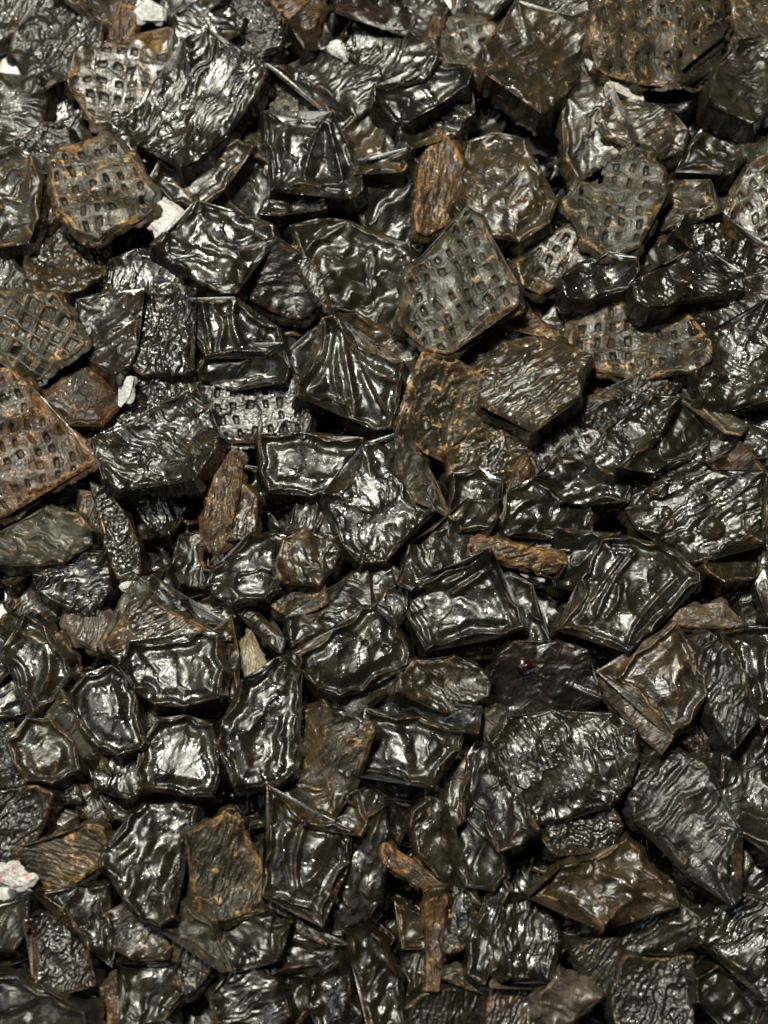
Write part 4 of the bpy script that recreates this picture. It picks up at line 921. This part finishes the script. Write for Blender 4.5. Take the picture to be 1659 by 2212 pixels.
def smooth_line(c):
    out = []
    n = len(c)
    for i in range(n - 1):
        p0, p1, p2, p3 = c[max(i - 1, 0)], c[i], c[i + 1], c[min(i + 2, n - 1)]
        for q in range(8):
            t = q / 8
            out.append(0.5 * ((2 * p1) + (-p0 + p2) * t + (2 * p0 - 5 * p1 + 4 * p2 - p3) * t * t + (-p0 + 3 * p1 - 3 * p2 + p3) * t ** 3))
    out.append(c[-1])
    a = np.array(out)
    return a[:, 0], a[:, 1]


def child_bead(parent, u, v, ztop, r, mat, name, squash=0.7):
    """a small glossy lump sitting on its chunk"""
    import bmesh
    bm = bmesh.new()
    bmesh.ops.create_icosphere(bm, subdivisions=3, radius=r)
    for vt in bm.verts:
        n = noise(np.array([vt.co.x / r * 1.3 + u]), np.array([vt.co.y / r * 1.3 + v]), 3)[0]
        vt.co *= 1 + 0.12 * n
        vt.co.z *= squash
    me = bpy.data.meshes.new(name)
    bm.to_mesh(me); bm.free()
    me.polygons.foreach_set('use_smooth', np.ones(len(me.polygons), bool))
    me.materials.append(mat)
    o = bpy.data.objects.new(name, me)
    C.objects.link(o)
    x, y = to_world(u, v, ztop)
    vs = np.array([vt.co[:] for vt in parent.data.vertices]) + np.array(parent.location)
    near = np.hypot(vs[:, 0] - x, vs[:, 1] - y) < 0.0006
    ztop = float(vs[near, 2].max()) + r * 0.1 if near.any() else ztop
    o.parent = parent
    o.location = Vector((float(x), float(y), ztop)) - parent.location
    return o


KIND = {'S': 'smooth_meat_chunk', 'W': 'wrinkled_meat_chunk', 'G': 'grainy_meat_chunk', 'H': 'dimpled_meat_chunk', 'F': 'fibrous_meat_strip'}
pieces = []
gyy, gxx = np.mgrid[0:COVER.shape[0], 0:COVER.shape[1]]
for i, line in enumerate(l for l in DATA.strip().split('\n') if l.strip()):
    tile, lvl, typ, ang, flags, label, txt = line.split('|')
    P = tile_pts(tile, txt)
    scrap = 'x' in flags
    o, (X, Y), zt = build('paper_scrap' if scrap else 'fat_scrap' if 'f' in flags else KIND[typ], P, int(lvl), typ, float(ang), flags, 100 + i * 17, tile=tile)
    o['label'] = label
    o['category'] = 'paper scrap' if scrap else 'fat scrap' if 'f' in flags else 'dried meat'
    if 'f' not in flags:
        o['group'] = 'white paper scraps among the chunks' if scrap else 'dried meat chunks heaped on the liner'
    a0, a1 = max(0, int(X.min() / 4)), min(COVER.shape[1], int(X.max() / 4) + 2)
    b0, b1 = max(0, int(Y.min() / 4)), min(COVER.shape[0], int(Y.max() / 4) + 2)
    if a1 > a0 and b1 > b0:
        sub = inside(gxx[b0:b1, a0:a1].ravel() * 4.0, gyy[b0:b1, a0:a1].ravel() * 4.0, X, Y).reshape(b1 - b0, a1 - a0)
        COVER[b0:b1, a0:a1] |= sub
    if 'R' in re.sub(r's\d+', '', flags):
        p = tile_pts('C2', '205,935')[0]
        red = meat('red_bead', (0.022, 0.004, 0.005), (0.05, 0.006, 0.007), (0.2, 0.02, 0.02), bump=0.05, rough=0.15, coat=1.0, crough=0.05)
        bd = child_bead(o, p[0], p[1], zt, 0.0021, red, 'bead')
        bd['label'] = 'glossy dark red bead on the ribbed chunk'

for _ in range(2):
    cc = COVER.copy()
    cc[1:] |= COVER[:-1]; cc[:-1] |= COVER[1:]; cc[:, 1:] |= COVER[:, :-1]; cc[:, :-1] |= COVER[:, 1:]
    COVER = cc
# ------------------------------------------------------------------ the bottom layer in the gaps, plus fillers that keep deep ones black
peeks = [(tile_pts(t, '%f,%f' % (x, y))[0], r) for t, x, y, r, hh, rd in PEEKS]
R2 = np.random.default_rng(21)
nf = 0
SPOTS = []
for pk, pr in GP:
    SPOTS.append((pk[0], pk[1], pr * 1.7, -1))  # low black filler added so each deep gap stays dark
for gy_ in np.arange(40, 2260, 104.0):
    for gx_ in np.arange(20, 1700, 104.0):
        SPOTS.append((gx_ + R2.uniform(-26, 26), gy_ + R2.uniform(-26, 26), R2.uniform(56, 78), 0))
for cx, cy, r, lv in SPOTS:
    n = R2.integers(5, 8); a0 = R2.uniform(0, 6.28)
    sd = int(R2.integers(1000, 9000))
    P = np.array([[cx + r * R2.uniform(.85, 1.15) * math.cos(a0 + k * 6.283 / n), cy + r * R2.uniform(.85, 1.15) * math.sin(a0 + k * 6.283 / n)] for k in range(n)])
    if lv == 0 and any(math.hypot(cx - p[0], cy - p[1]) < r * 0.55 + pr * 0.7 for p, pr in peeks + GP):
        continue
    m = (np.hypot(gxx * 4.0 - cx, gyy * 4.0 - cy) < r) & ~COVER
    if m.sum() < (30 if lv == 0 else 1):
        continue
    typ = 'SSW'[int(R2.integers(0, 3))]
    o, _, _ = build(KIND[typ], P, lv, typ, R2.uniform(-90, 90), 'k' if lv < 0 else ['', 'k', 'n', 'k'][int(R2.integers(0, 4))], sd, spacing=4.5)
    o['label'] = 'dark chunk of the bottom layer, mostly hidden, seen only through gaps'
    o['category'] = 'dried meat'
    o['group'] = 'bottom layer chunks glimpsed in the gaps'
    nf += 1
# ------------------------------------------------------------------ the pile goes on a little beyond the picture
protos = [o for o in C.objects if o.get('group') == 'dried meat chunks heaped on the liner' and max(o.dimensions[:2]) > 0.024 and o.dimensions[2] > 0.006]
R3 = np.random.default_rng(5)
for v in np.arange(-260, 2500, 165.0):
    for u in np.arange(-260, 1940, 165.0):
        if -95 < u < 1755 and -90 < v < 2300:
            continue
        q = protos[int(R3.integers(0, len(protos)))]
        c = q.copy()
        x, y = to_world(u + R3.uniform(-25, 25), v + R3.uniform(-25, 25), 0.012)
        c.location = (float(x), float(y), R3.uniform(0.0015, 0.0065))
        c.rotation_euler = (R3.uniform(-.12, .12), R3.uniform(-.12, .12), R3.uniform(0, 6.28))
        c['label'] = 'dark dried chunk of the same heap lying just outside the picture'
        c['group'] = 'heap chunks just outside the picture'
        C.objects.link(c)
print('chunks', i + 1, 'fillers', nf)
